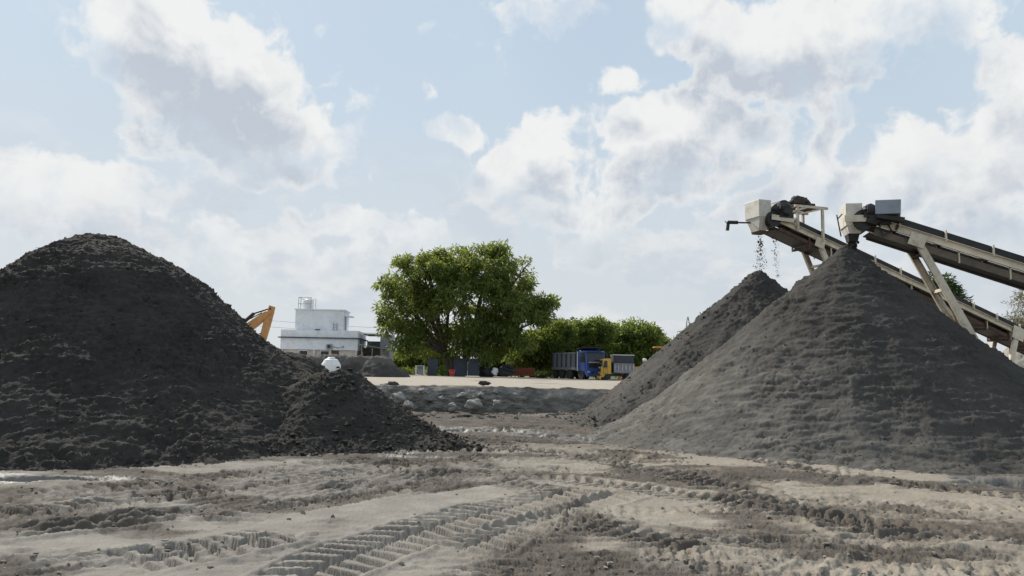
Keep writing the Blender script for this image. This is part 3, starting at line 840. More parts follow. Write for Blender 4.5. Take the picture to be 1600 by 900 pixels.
def conveyor(label, head, ang, slope, length, width, leg_s, tower, kind):
    """local x runs down the belt (plan distance), y across (minus = camera side), z up; head at the origin"""
    root = thing('stacker_conveyor', label, 'conveyor', (head.x, head.y, 0), ang)
    hz = head.z; hw = width / 2
    L = lambda s, y, o=0.0: Vector((s, y, hz - slope * s + o))
    s0, s1 = .35, length
    # side channels
    for sd in (-1, 1):
        MB().channel(L(s0, sd * (hw + .05), -.065), L(s1, sd * (hw + .05), -.065), .07, .175, .014, side=-sd).build('side_channel', M_CREAM, root, bevel=.004)
    # carrying belt, troughed, with its load of sand
    mb = MB()
    prof = [(-hw - .03, .215), (-hw - .02, .035), (hw + .02, .035), (hw + .03, .215), (hw * .96, .215), (hw * .53, .10), (-hw * .53, .10), (-hw * .96, .215)]
    vs = [L(s, y, z) for s in (s0 - .2, s1) for y, z in prof]
    n = len(prof); mb.add(vs, [tuple(range(n - 1, -1, -1)), tuple(range(n, 2 * n))] + [(i, (i + 1) % n, n + (i + 1) % n, n + i) for i in range(n)])
    mb.build('carrying_belt', M_BELT, root)
    # return belt and tray
    mb = MB(); mb.beam(L(s0 - .1, 0, -.36), L(s1, 0, -.36), width * .95, .02); mb.build('return_belt', M_BELT, root)
    for sd in (-1, 1):
        MB().beam(L(s0 + .0, sd * (hw + .02), -.315), L(s1, sd * (hw + .02), -.345), .05, .16 if kind else .11).build('lower_rail', M_RAIL if kind else M_RUST, root, bevel=.004)
    # idler brackets and rollers
    s = .9
    while s < length - .5:
        for sd in (-1, 1):
            mb = MB(); y = sd * (hw + .085)
            mb.beam(L(s, y, -.02), L(s, y, .24), .06, .035, up=(1, 0, 0)); mb.beam(L(s - .05, y, .03), L(s + .05, y, .03), .05, .012)
            mb.build('idler_bracket', M_CREAM, root, bevel=.003)
        mb = MB(); mb.tube(L(s, -hw * .55, .015), L(s, hw * .55, .015), .045)
        for sd in (-1, 1): mb.tube(L(s, sd * hw * .57, .02), L(s, sd * (hw + .02), .14), .045)
        mb.tube(L(s, -hw - .04, -.06), L(s, hw + .04, -.06), .022, n=6)
        mb.build('troughing_rollers', M_RUST, root, smooth=True)
        if int(s * 10) % 2:
            mb = MB(); mb.tube(L(s + .5, -hw, -.46), L(s + .5, hw, -.46), .045)
            for sd in (-1, 1): mb.beam(L(s + .5, sd * (hw + .065), -.5), L(s + .5, sd * (hw + .065), -.16), .05, .03, up=(1, 0, 0))
            mb.build('return_roller', M_RUST, root)
        s += .98
    # head drum and hood
    mb = MB(); mb.tube(L(.12, -hw - .12, -.12), L(.12, hw + .12, -.12), .24, n=20); mb.build('head_drum', M_BLACK, root, smooth=False)
    return root, L, hw


SLOPE_N, ANG_N = .362, math.atan2(-.19, .98)
HN = at(1335, 352, 18.6); HN.z += .22
nr, LN, hwn = conveyor('nearer beige conveyor with square cream hood and blue grey motor cover', HN, ANG_N, SLOPE_N, 13.2, .62, 0, 0, 1)


def hood(root, L, hw, ln, top, mid, bot, taper, x0=-.45):
    mb = MB(); y = hw + .13
    ft = [(x0, mid), (x0, top), (x0 + ln, top), (x0 + ln, mid)]
    z0 = L(0, 0).z
    # upper box and tapering chute below
    mb.box((x0 + ln / 2, 0, z0 + (top + mid) / 2), (ln, 2 * y, top - mid))
    mb.box((x0 + ln / 2 + .02, 0, z0 + (mid + bot) / 2 - .002), (ln - .006, 2 * y - .006, mid - bot), taper=taper)
    return mb.build('head_hood', M_HOOD, root, bevel=.008)


hood(nr, LN, hwn - .10, .37, .25, -.28, -.46, (.7, .8), -.26)
mb = MB(); z0 = HN.z
mb.box((-.06, 0, z0 - .54), (.26, .4, .18), taper=(.75, .7)); mb.build('rubber_spout', M_BELT, nr)
mb = MB(); mb.beam((-.32, -hwn - .15, z0 - .14), (.55, -hwn - .15, z0 - .14), .03, .16); mb.build('bearing_plate', M_CREAM, nr, bevel=.004)
mb = MB(); mb.tube((-.38, hwn * .2, z0 + .05), (-.33, -.1, z0 - .5), .016, n=6); mb.tube((-.42, -.2, z0 - .1), (-.31, -.2, z0 + .02), .016, n=6); mb.build('scraper_arm', M_BLACK, nr)
# drive: gearbox, motor, belt guard, cover box
mb = MB(); mb.tube((.16, -hwn - .15, z0 + .04), (.52, -hwn - .15, z0 + .0), .15, .14, 16)
mb.box((.32, -hwn - .14, z0 - .06), (.44, .2, .12)); mb.lump((.22, -hwn - .16, z0 + .06), .15, .13, .13, 3, 2)
for q in range(5): mb.tube((.24 + q * .05, -hwn - .15, z0 + .035 - q * .006), (.255 + q * .05, -hwn - .15, z0 + .033 - q * .006), .158, n=16)
mb.build('drive_motor', M_BLACK, nr)
mb = MB(); mb.box((.45, -hwn - .1, z0 - .16), (.5, .16, .26)); mb.lump((.4, -hwn - .16, z0 - .12), .26, .1, .2, 8, 2); mb.build('gearbox', M_BLACK, nr)
mb = MB(); rot = Matrix.Rotation(-R(9), 3, 'Y') @ Matrix.Rotation(R(6), 3, 'Z')
mb.box((.62, -hwn - .22, z0 + .07), (.54, .40, .33), Matrix.Rotation(R(2), 3, 'Y') @ Matrix.Rotation(R(-14), 3, 'Z'), taper=(.98, 1)); mb.build('motor_cover', M_STEEL, nr, bevel=.012)
mb = MB(); mb.box((.64, -hwn - .18, z0 - .17), (.6, .36, .10), Matrix.Rotation(R(10), 3, 'Y')); mb.build('motor_base', M_BLACK, nr)
mb = MB(); mb.path([(.42, -hwn - .12, z0 - .22), (.52, -hwn - .12, z0 - .56), (.7, -hwn - .12, z0 - .42), (.62, -hwn - .12, z0 - .26)], .022, 6); mb.beam((.86, -hwn - .1, z0 - .28), (.8, -hwn - .1, z0 - .46), .05, .05, up=(1, 0, 0)); mb.build('tensioner_arm', M_BLACK, nr)
# support legs: pair of channels raking back, braced
sL = 1.24
for sd in (-1, 1):
    y = sd * (hwn + .10); t = LN(sL, y, -.16)
    mb = MB(); foot = Vector((sL + 2.35, y, .0)); mb.channel(t, foot, .075, .16, .014, up=(1, 0, .6), side=sd)
    mb.build('support_leg', M_CREAM2, nr, bevel=.004)
    mb = MB(); mb.box(t + Vector((.02, sd * .035, -.06)), (.36, .014, .30), Matrix.Rotation(R(21), 3, 'Y')); mb.tube(t + Vector((-.06, sd * .03, -.05)), t + Vector((-.06, sd * .06, -.05)), .03, n=8); mb.build('gusset_plate', M_CREAM2, nr, bevel=.004)
mb = MB()
for f0, f1 in ((.25, .25), (.55, .55), (.82, .82)):
    p = LN(sL, -hwn - .1, -.16).lerp(Vector((sL + 2.35, -hwn - .1, 0)), f0); q = LN(sL, hwn + .1, -.16).lerp(Vector((sL + 2.35, hwn + .1, 0)), f1); MB().beam(p, q, .07, .07).build('leg_brace', M_CREAM2, nr)
for f0, f1 in ((.25, .55), (.55, .82), (.55, .25)):
    p = LN(sL, -hwn - .06, -.16).lerp(Vector((sL + 2.35, -hwn - .06, 0)), f0); q = LN(sL, hwn + .06, -.16).lerp(Vector((sL + 2.35, hwn + .06, 0)), f1); MB().beam(p, q, .05, .05).build('leg_brace', M_CREAM2, nr)
for sF in (7.5, 10.6):
    for sd in (-1, 1):
        t = LN(sF, sd * (hwn + .1), -.2); MB().channel(t, Vector((t.x + .25, t.y, 0)), .06, .14, .012, up=(1, 0, .2), side=sd).build('support_leg', M_CREAM2, nr)
# side braces under the belt by the legs and one brace along the rail
for s_ in (1.3, 2.15, 3.2, 4.2, 5.2): MB().beam(LN(s_, -hwn - .04, -.12), LN(s_, -hwn - .04, -.42), .06, .03, up=(1, 0, 0)).build('frame_tie', M_CREAM2, nr)

# ---- the rear conveyor
ANG_F, SLOPE_F = math.atan2(.31, .95), .33
HF = at(1190, 342, 23.5); HF.z = at(1225, 346, 23.7).z + .12
fr, LF, hwf = conveyor('rear beige conveyor with tapered hood, motor platform and long sloping frame', HF, ANG_F, SLOPE_F, 16.5, .66, 0, 0, 0)
z1 = HF.z
hood(fr, LF, hwf - .10, .42, .42, -.10, -.50, (.62, .5), -.34)
mb = MB(); mb.box((-.06, 0, z1 - .525), (.34, .44, .07), taper=(.9, .9)); mb.build('chute_lip', M_RUST, fr)
# side plate and bearing, bracket sticking out at the front of the hood
mb = MB(); mb.beam((.0, -hwf - .17, z1 - .12), (.78, -hwf - .17, z1 - .16), .04, .16); mb.build('bearing_plate', M_CREAM, fr, bevel=.004)
mb = MB(); a0 = Vector((-.32, hwf * .3, z1 - .22)); mb.tube(a0, a0 + Vector((-.34, .28, .03)), .025, n=8); mb.tube(a0 + Vector((-.28, .24, .03)), a0 + Vector((-.52, .42, .05)), .055, n=10); mb.tube(a0 + Vector((-.50, .42, .07)), a0 + Vector((-.54, .42, -.20)), .05, .055, n=10); mb.tube(a0 + Vector((-.56, .43, .02)), a0 + Vector((-.60, .46, .1)), .012, n=6); mb.build('lamp_arm', M_BLACK, fr)
# motor beside the hood
mb = MB(); mb.tube((.42, -hwf - .22, z1 + .18), (.42, -hwf + .25, z1 + .18), .24, n=16); mb.lump((.42, -hwf - .1, z1 + .14), .3, .24, .26, 21, 2); mb.box((.5, -hwf - .05, z1 - .02), (.5, .3, .18)); mb.tube((.2, -hwf - .2, z1 + .2), (.36, -hwf - .2, z1 + .2), .13, n=10)
mb.build('drive_motor', M_BLACK, fr)
# platform frame over the belt
mb = MB()
for sx in (.95, 1.86):
    for sd in (-1, 1): mb.beam((sx, sd * (hwf + .12), LF(sx, 0).z - .1), (sx - (.0 if sx > 1 else -.0), sd * (hwf + .12), z1 + .30), .07, .07, up=(1, 0, 0))
for sd in (-1, 1):
    mb.beam((.85, sd * (hwf + .12), z1 + .30), (2.05, sd * (hwf + .12), z1 + .30), .06, .07); mb.beam((.55, sd * (hwf + .12), z1 + .02), (1.25, sd * (hwf + .12), z1 + .28), .05, .06)
for sx in (.95, 1.4, 1.86): mb.beam((sx, -hwf - .09, z1 + .31), (sx, hwf + .09, z1 + .31), .05, .05)
mb.beam((1.0, -hwf - .121, z1 + .05), (1.8, -hwf - .121, z1 + .26), .045, .045)
mb.build('platform_frame', M_CREAM2, fr)
mb = MB(); mb.box((1.45, 0, z1 + .35), (1.15, 2 * hwf + .1, .03)); mb.build('platform_plate', M_RUST, fr)
# support legs under the head
sL2 = 1.75
for sd in (-1, 1):
    y = sd * (hwf + .10); t = LF(sL2, y, -.16); foot = Vector((sL2 + 2.6, y, 0))
    MB().channel(t, foot, .07, .16, .014, up=(1, 0, .6), side=sd).build('support_leg', M_CREAM2, fr)
    MB().box(t + Vector((.0, sd * .03, -.04)), (.34, .014, .3), Matrix.Rotation(R(18), 3, 'Y')).build('gusset_plate', M_CREAM2, fr)
mb = MB()
for f0, f1 in ((.12, .12), (.3, .3), (.12, .3), (.55, .55), (.3, .55), (.8, .8)):
    p = LF(sL2, -hwf - .1, -.16).lerp(Vector((sL2 + 2.6, -hwf - .1, 0)), f0); q = LF(sL2, hwf + .1, -.16).lerp(Vector((sL2 + 2.6, hwf + .1, 0)), f1); MB().beam(p, q, .07, .07).build('leg_brace', M_CREAM2, fr)
# second trestle further down, with gusset and knee brace
for sF in (9.6, 13.5):
    for sd in (-1, 1):
        t = LF(sF, sd * (hwf + .1), -.1); MB().channel(t, Vector((t.x - 1.0, t.y, 0)), .08, .18, .014, up=(1, 0, .2), side=sd).build('support_leg', M_CREAM, fr)
        MB().box(t + Vector((0, sd * .03, -.02)), (.5, .016, .42), Matrix.Rotation(R(18), 3, 'Y')).build('gusset_plate', M_CREAM, fr)
mb = MB()
for k in range(13):
    s_ = 2.2 + k * 1.02
    for sd in (-1, 1): MB().beam(LF(s_, sd * (hwf + .055), -.14), LF(s_, sd * (hwf + .055), -.42), .05, .03, up=(1, 0, 0)).build('frame_tie', M_CREAM2, fr)
# sandbag bundle on the platform
mb = MB(); mb.lump((0, 0, .17), .30, .22, .18, 5, 3, .45); mb.lump((.26, .05, .17), .20, .2, .17, 9, 3, .4); mb.lump((.34, -.05, .05), .25, .2, .08, 12, 2, .4)
p = fr.matrix_basis @ Vector((1.30, 0, z1 + .47)) if False else None
ca, sa = math.cos(ANG_F), math.sin(ANG_F)
o = mb.build('sack_bundle', M_SACK, None, smooth=True); o.location = (HF.x + ca * 1.32, HF.y + sa * 1.32, z1 + .367); o.rotation_euler = (0, 0, ANG_F)
tag(o, 'dark brown sack bundle lying on the motor platform of the rear conveyor', 'sack')

# falling sand under the rear hood
mb = MB(); rr = random.Random(4)
q = Vector((HF.x - ca * .06, HF.y - sa * .06, z1 - .62))
for k in range(330):
    t = rr.random() ** 1.0; zt = q.z - t * (q.z - RB.z - .0)
    sp_ = .03 + .09 * t; r_ = rr.choice((.004, .005, .006, .007, .009, .013)) * (1.5 if rr.random() < .06 else 1)
    mb.lump((q.x + rr.gauss(0, sp_), q.y + rr.gauss(0, sp_), zt), r_, r_, r_ * rr.uniform(1, 2.2), k, 1)
q2 = Vector((HF.x + ca * .45, HF.y + sa * .45, z1 - .55))
for k in range(200):
    t = rr.random(); zt = q2.z - t * (q2.z - RB.z + .25)
    r_ = rr.choice((.004, .005, .006, .008, .012)) * (1.5 if rr.random() < .08 else 1)
    mb.lump((q2.x + rr.gauss(0, .045) + .06 * t, q2.y + rr.gauss(0, .07), zt), r_, r_, r_ * rr.uniform(1, 2), k, 1)
for k in range(16):
    t = rr.uniform(.15, .6); r_ = rr.uniform(.014, .028)
    mb.lump((q.x + rr.gauss(0, .05), q.y, q.z - t * (q.z - RB.z)), r_, r_, r_ * 1.3, k, 1)
tag(mb.build('falling_sand', M_SPILL), 'thin stream of wet sand falling from the rear hood', 'falling sand', kind='stuff')

mb = MB(); cn, sn = math.cos(ANG_N), math.sin(ANG_N); q = Vector((HN.x - cn * .06, HN.y - sn * .06, HN.z - .62))
for k in range(170):
    t = rr.random(); r_ = rr.uniform(.012, .032)
    mb.lump((q.x + rr.gauss(0, .05), q.y + rr.gauss(0, .05), q.z - t * (q.z - RA.z + .05)), r_, r_, r_ * 1.5, k, 1)
tag(mb.build('falling_sand', M_SPILL), 'dense short spill of sand under the nearer hood, onto the grey cone', 'falling sand', kind='stuff')

# ------------------------------------------------------------------ white building, tank, excavator
M_WALL = mat('white_plaster', (.80, .83, .88), .85, 0, .06, .8, .1, 20, (.36, .36, .37), .3)
M_WALL2 = mat('cream_plaster', (.62, .56, .50), .85, 0, .08, .8, .1, 20, (.36, .31, .27), .3)
M_TRIM = mat('dark_trim', (.05, .055, .075), .7, 0, .1)
M_DARKGL = mat('dark_opening', (.02, .02, .024), .3, 0, .1)
M_GREYSH = mat('grey_sheet', (.30, .32, .34), .55, .1, .1, 2, .1, 8, (.18, .16, .14), .4)
M_BROWN = mat('brown_timber', (.10, .075, .06), .85, 0, .25, 3)
M_TANK = mat('white_plastic', (.72, .74, .74), .45, 0, .04, 2, 0, 0, (.45, .43, .40), .3)
M_GAL = mat('galvanised', (.42, .44, .46), .45, .5, .1)

bx = at(559, 548, 90)
br = thing('white_building', 'white flat roofed building with raised tower block and dark ledge line', 'building', (bx.x, bx.y, .55), R(4))
W, DP, Z = 8.7, 8.0, .55
mb = MB(); mb.box((-W / 2, DP / 2, 1.35), (W - .4, DP - .4, 2.7)); mb.build('ground_floor_wall', M_WALL2, br)
mb = MB(); mb.box((-W / 2, DP / 2, 3.72), (W, DP, 2.0)); mb.build('upper_wall', M_WALL, br, bevel=.03)
mb = MB(); mb.box((-W / 2, DP / 2, 4.36 - .28), (W + .5, DP + .5, .12)); mb.build('ledge', M_TRIM, br)
mb = MB()
for x0, x1, y0, y1 in ((-W, 0, -.02, .2), (-W, 0, DP - .2, DP), (-W, -W + .2, .2, DP - .2), (-.2, 0, .2, DP - .2)): mb.box(((x0 + x1) / 2, (y0 + y1) / 2, 4.74), (x1 - x0, y1 - y0, .44))
mb.build('parapet', M_WALL, br)
# tower
TX0, TX1 = -7.25, -1.75
mb = MB(); mb.box(((TX0 + TX1) / 2, 2.6, 5.95), (TX1 - TX0, 4.4, 2.6)); mb.build('tower_wall', M_WALL, br, bevel=.03)
mb = MB(); mb.box(((TX0 + TX1) / 2, 2.6, 7.32), (TX1 - TX0 + .24, 4.64, .16)); mb.build('tower_roof_slab', M_WALL, br, bevel=.03)
mb = MB(); mb.box((TX1 + .42, 2.0, 6.66), (.85, 1.9, .09)); mb.build('door_canopy', M_WALL, br)
mb = MB(); mb.box((TX1 + .02, 2.0, 5.75), (.06, 1.0, 1.75)); mb.build('tower_door', M_DARKGL, br)
mb = MB()
for k in range(3): mb.box((TX1 - .95 + k * .0, .36, 5.0 + k * .3), (.5, .06, .05))
for sx in (-1.18, -.75): mb.box((TX1 + sx, .35, 5.3), (.05, .06, 1.1))
mb.build('wall_ladder', M_GREYSH, br)
mb = MB(); mb.box((-4.6, -.05, 5.0), (.55, .05, .12)); mb.build('vent_slot', M_TRIM, br)
# windows and columns of the open ground floor
for x0, w_ in ((-6.1, .9), (-3.7, .95), (-2.6, 0)):
    if w_:
        f_ = MB(); f_.box((x0, .17, 1.95), (w_, .08, 1.3)); wnd = f_.build('window', M_DARKGL, br)
        f_ = MB(); f_.box((x0, .115, 2.62), (w_ + .12, .05, .07)); f_.box((x0, .115, 1.27), (w_ + .12, .05, .07)); f_.box((x0 - w_ / 2 - .03, .115, 1.945), (.06, .05, 1.28)); f_.box((x0 + w_ / 2 + .03, .115, 1.945), (.06, .05, 1.28)); f_.build('window_frame', M_WALL, wnd)
mb = MB(); mb.box((-2.65, .17, 1.5), (1.0, .08, 2.3)); dr = mb.build('door', M_BROWN, br)
mb = MB(); mb.tube((-2.3, .10, 1.5), (-2.3, .10, 1.7), .02); mb.build('handle', M_GAL, dr)
for x0 in (-8.5, -4.9, -3.1, -.2):
    mb = MB(); mb.box((x0, .02, 1.36), (.26, .26, 2.71)); mb.build('column', M_WALL2, br)
mb = MB(); mb.box((-3.2, -.18, 3.12), (.62, .34, .55)); mb.tube((-3.2, -.36, 3.12), (-3.2, -.37, 3.12), .22, n=16); ac = mb.build('air_conditioner', M_GREYSH, br, bevel=.02)
mb = MB(); mb.tube((-3.2, -.372, 3.12), (-3.2, -.39, 3.12), .19, n=16); mb.build('fan_grille', M_DARKGL, ac)
mb = MB(); mb.path([(-2.85, -.06, 3.1), (-2.5, -.06, 3.05), (-2.2, -.06, 2.98), (-1.9, -.06, 3.05)], .035, 6); mb.tube((-1.7, -.02, 3.12), (-1.7, -.1, 3.12), .12, n=10); mb.build('pipe', M_GREYSH, br)
# tank on the tower roof with its railing
mb = MB(); mb.lathe([(.02, 0), (.58, 0), (.60, .06), (.60, .95), (.52, 1.08), (.25, 1.18), (.24, 1.25), (.02, 1.26)], (-6.0, 1.4, 7.4), 22); mb.lathe([(.02, 0), (.5, 0), (.52, .06), (.52, .85), (.45, .98), (.2, 1.06), (.02, 1.08)], (-6.2, 3.0, 7.4), 20); mb.build('roof_tank', M_TANK, br, smooth=False)
mb = MB()
for px_, py_ in ((-7.0, .7), (-5.6, .7), (-7.0, 3.8), (-5.6, 3.8), (-6.75, .7)): mb.tube((px_, py_, 7.39), (px_, py_, 8.75), .035, n=6)
for za in (8.0, 8.72): mb.tube((-7.05, .7, za), (-5.55, .7, za), .03, n=6); mb.tube((-7.0, .7, za), (-7.0, 3.8, za), .03, n=6); mb.tube((-7.05, 3.8, za), (-5.55, 3.8, za), .03, n=6)
mb.build('railing', M_GAL, br)
# shed beside it
sh = thing('lean_to_shed', 'grey sheet shed with dark open side next to white building', 'shed', (bx.x, bx.y, .55), R(2))
mb = MB(); mb.box((1.7, 6.4, 2.0), (3.2, .12, 4.0)); mb.box((3.3, 4.2, 2.35), (.12, 4.3, 4.7)); mb.box((2.75, 2.1, 2.3), (1.0, .12, 4.6)); mb.build('sheet_wall', M_GREYSH, sh)
mb = MB(); mb.prism([(.05, 3.4), (3.0, 2.95), (3.0, 3.03), (.05, 3.48)], -.6, 2.0); mb.build('awning', M_GREYSH, sh)
mb = MB(); mb.box((1.3, 2.6, 1.6), (2.2, .12, 3.0)); mb.build('shade_panel', M_BROWN, sh)  # dark sheet stands in for the shade under the awning
mb = MB()
for xx in (.5, 1.7, 2.8): mb.tube((xx, -.4, 0), (xx, -.4, 3.3 - .15 * xx), .05, n=8)
mb.build('post', M_GREYSH, sh)
mb = MB(); mb.prism([(.3, 4.6), (3.4, 4.6), (3.4, 4.72), (.3, 4.78)], 1.9, 6.6); mb.build('shed_roof', M_GREYSH, sh)

# white water tank behind the low heap
tk = at(517, 577, 55)
rt = thing('water_tank', 'white domed plastic water tank poking up behind dark sand heap', 'water tank', (tk.x, tk.y, .45))
h = at(517, 559, 55).z - .45
mb = MB(); mb.lathe([(.02, 0), (.64, 0), (.67, .05), (.67, h * .3), (.65, h * .33), (.67, h * .36), (.67, h * .70), (.64, h * .74), (.61, h * .77), (.46, h * .92), (.26, h * .97), (.02, h * .975)], (0, 0, 0), 28); mb.build('tank_shell', M_TANK, rt, smooth=False)
mb = MB(); mb.lathe([(.02, h * .965), (.26, h * .965), (.27, h * .98), (.27, h), (.2, h * 1.02), (.02, h * 1.02)], (0, 0, 0), 20); mb.build('lid', M_TANK, rt)
mb = MB()
for k in range(8):
    t = k * math.pi / 4 + .2; mb.beam((.66 * math.cos(t), .66 * math.sin(t), h * .64), (.3 * math.cos(t), .3 * math.sin(t), h * .95), .05, .03)
mb.build('rib', M_TANK, rt)

# excavator behind the big heap: boom and stick show
M_ORANGE = mat('orange_paint', (.50, .25, .085), .45, 0, .12, 2, .03, 20, (.2, .11, .05), .4)
DE = 44.0
tip, low, stick = at(424, 484, DE), at(378, 521, DE), at(411, 530, DE)
ex = thing('excavator', 'orange excavator whose raised arm shows above the black sand pile', 'excavator', (low.x - 2.6, DE, .75))
O = Vector((low.x - 2.6, DE, .75)); T_ = lambda p: Vector(p) - O
b0 = Vector((.4, 0, 1.5)); bl = T_(low); bt = T_(tip); bs = T_(stick)
dv = (bt - bl).normalized(); up = Vector((-dv.z, 0, dv.x))
mb = MB(); poly = [(b0.x, b0.z - .25), (b0.x, b0.z + .3), (bl.x - .1, bl.z + .28)] + [((bt - dv * .3 + up * .12).x, (bt - dv * .3 + up * .12).z), (bt.x, bt.z - .02), ((bt - up * .22).x, (bt - up * .22).z), ((bl - up * .22).x, (bl - up * .22).z)]
mb.prism(poly, -.22, .22); mb.build('boom', M_ORANGE, ex, bevel=.03)
sv = (bs - bt).normalized(); sp2 = Vector((-sv.z, 0, sv.x))
mb = MB(); e_ = bt + sv * 3.2
mb.prism([((bt + sp2 * .14 - sv * .2).x, (bt + sp2 * .14 - sv * .2).z), ((bt - sp2 * .14 - sv * .22).x, (bt - sp2 * .14 - sv * .22).z), ((bt - sp2 * .20 + sv * .8).x, (bt - sp2 * .20 + sv * .8).z), ((e_ - sp2 * .15).x, (e_ - sp2 * .15).z), ((e_ + sp2 * .15).x, (e_ + sp2 * .15).z), ((bt + sp2 * .17 + sv * .6).x, (bt + sp2 * .17 + sv * .6).z)], -.17, .17); mb.build('stick', M_ORANGE, ex, bevel=.02)
mb = MB(); mb.tube(bl + up * .42 + dv * .2, bl + up * .46 + dv * 1.2, .10, n=10); mb.tube(bl + up * .46 + dv * 1.2, bt + up * .12 - dv * .05, .05, n=8); mb.tube(bl + up * .5 + dv * .4 + Vector((0, .2, 0)), bt - dv * .5 + up * .2, .03, n=6); mb.lump(bt + up * .05, .13, .2, .13, 2, 2, .2); mb.lump(bl + up * .5 + dv * .35, .25, .15, .16, 6, 2, .3); mb.build('hydraulic_cylinder', M_BLACK, ex)
mb = MB(); mb.box((-.6, 0, 1.45), (3.2, 2.4, .9)); mb.box((-1.6, 0, 2.05), (1.3, 2.3, .5)); mb.build('upper_body', M_ORANGE, ex, bevel=.06)
mb = MB(); mb.box((.2, -.75, 2.3), (1.4, .9, 1.3)); mb.build('cab', M_DARKGL, ex, bevel=.06)
for sd in (-1, 1):
    mb = MB(); mb.prism([(-1.9, .35), (-1.6, .02), (1.6, .02), (1.9, .35), (1.6, .75), (-1.6, .75)], sd * 1.05 - .25, sd * 1.05 + .25); mb.build('crawler_track', M_BLACK, ex)
mb = MB(); mb.lump(e_, .5, .5, .35, 3, 2, .2); mb.build('bucket', M_BLACK, ex)

# ------------------------------------------------------------------ trees
M_BARK = mat('bark', (.07, .055, .043), .95, 0, .3, 4, .5, 12)
L_NEEM = leaf_mat('neem_leaf', (.080, .114, .030), (.32, .375, .06))
L_BRT = leaf_mat('bright_leaf', (.086, .126, .030), (.31, .37, .06))
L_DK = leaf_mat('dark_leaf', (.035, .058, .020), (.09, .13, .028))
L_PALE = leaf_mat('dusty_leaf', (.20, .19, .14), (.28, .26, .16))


def leaves(name, clumps, n_per, lw, ll, material, parent, rng, droop=.4):
    """clumps: (x, y, z, r); every leaf spray a folded four point blade of its own"""
    cl = np.array(clumps, np.float32); k = len(cl)
    idx = np.repeat(np.arange(k), n_per); n = len(idx)
    d = rng.normal(size=(n, 3)); d /= np.linalg.norm(d, axis=1)[:, None]
    rad = rng.random(n) ** .45
    p = cl[idx, :3] + d * (cl[idx, 3] * rad)[:, None] * np.array([1, 1, .75])
    ax = d * .7 + rng.normal(size=(n, 3)) * .5; ax[:, 2] -= droop; ax /= np.linalg.norm(ax, axis=1)[:, None]
    sd = np.cross(ax, rng.normal(size=(n, 3))); sd /= np.linalg.norm(sd, axis=1)[:, None] + 1e-6
    L = (ll * rng.uniform(.6, 1.4, n))[:, None]; W = (lw * rng.uniform(.6, 1.4, n))[:, None]
    nn = np.cross(ax, sd)
    v0 = p; v1 = p + ax * L * .5 + sd * W * .5 + nn * W * .15; v2 = p + ax * L; v3 = p + ax * L * .5 - sd * W * .5 + nn * W * .15
    V = np.stack([v0, v1, v2, v3], 1).reshape(-1, 3)
    F = np.arange(4 * n).reshape(n, 4)
    return link_mesh(name, V, F, material, parent, smooth=False)


def tree(name, label, loc, lobes, material, trunk_r, fork, nclump, n_per, lw, ll, seed, group=None, cr=(.5, .95), fill=.3, trunks=None, droop=.4):
    """lobes: ellipsoids (x, y, z, rx, ry, rz) in metres from the trunk's foot"""
    rng = np.random.default_rng(seed); root = thing(name, label, 'tree', loc, 0, group)
    vol = np.array([l[3] * l[4] * l[5] for l in lobes]) ** .67; vol /= vol.sum(); clumps = []
    while len(clumps) < nclump:
        l = lobes[rng.choice(len(lobes), p=vol)]
        d = rng.normal(size=3); d /= np.linalg.norm(d)
        if d[2] < -.35 and rng.random() < .5: continue
        q = (rng.uniform(.25, .8) if rng.random() < fill else rng.uniform(.78, 1.03))
        p = np.array(l[:3]) + d * np.array(l[3:]) * q
        clumps.append((*p, rng.uniform(*cr)))
    mb = MB(); rr = random.Random(seed)
    starts = trunks or [(0, 0)]
    forks = []
    for k, (tx, ty) in enumerate(starts):
        f = Vector((tx * 1.3 + rr.uniform(-.2, .2), ty, fork * rr.uniform(.85, 1.15)))
        mb.path([(tx * .6, ty, -.3), (tx * .7, ty, fork * .25), (tx + rr.uniform(-.1, .1), ty, fork * .6), tuple(f)], [trunk_r * 1.35, trunk_r * 1.05, trunk_r * .9, trunk_r * .8], 9)
        forks.append(f)
    big = [Vector(l[:3]) for l in lobes]
    for l in big:
        f = min(forks, key=lambda q: (q - l).length)
        mid = f.lerp(l, .5) + Vector((rr.uniform(-.3, .3), rr.uniform(-.3, .3), rr.uniform(.0, .5)))
        mb.path([f - Vector((0, 0, .2)), mid, l], [trunk_r * .6, trunk_r * .36, trunk_r * .16], 7)
        cs = sorted(clumps, key=lambda c_: (Vector(c_[:3]) - l).length)[:14]
        for c_ in cs[::2]:
            c_ = Vector(c_[:3]); mb.path([mid.lerp(l, .7), mid.lerp(l, .7).lerp(c_, .5) + Vector((0, 0, .15)), c_], [trunk_r * .16, trunk_r * .09, trunk_r * .04], 5)
    mb.build('trunk', M_BARK, root, smooth=True)
    leaves('crown', clumps, n_per, lw, ll, material, root, rng, droop)
    return root


# the big tree in the middle
DT = 88.0
tb = at(712, 588, DT); TBZ = .5


def lob(px, py, rx, rz, dy=0.0, ry=None, d=DT, o=None):
    o = o or (tb.x, DT, TBZ); p = at(px, py, d)
    k = d / FPX; return (p.x - o[0], dy, p.z - o[2], rx * k, (ry if ry else (rx + rz) / 2) * k, rz * k)


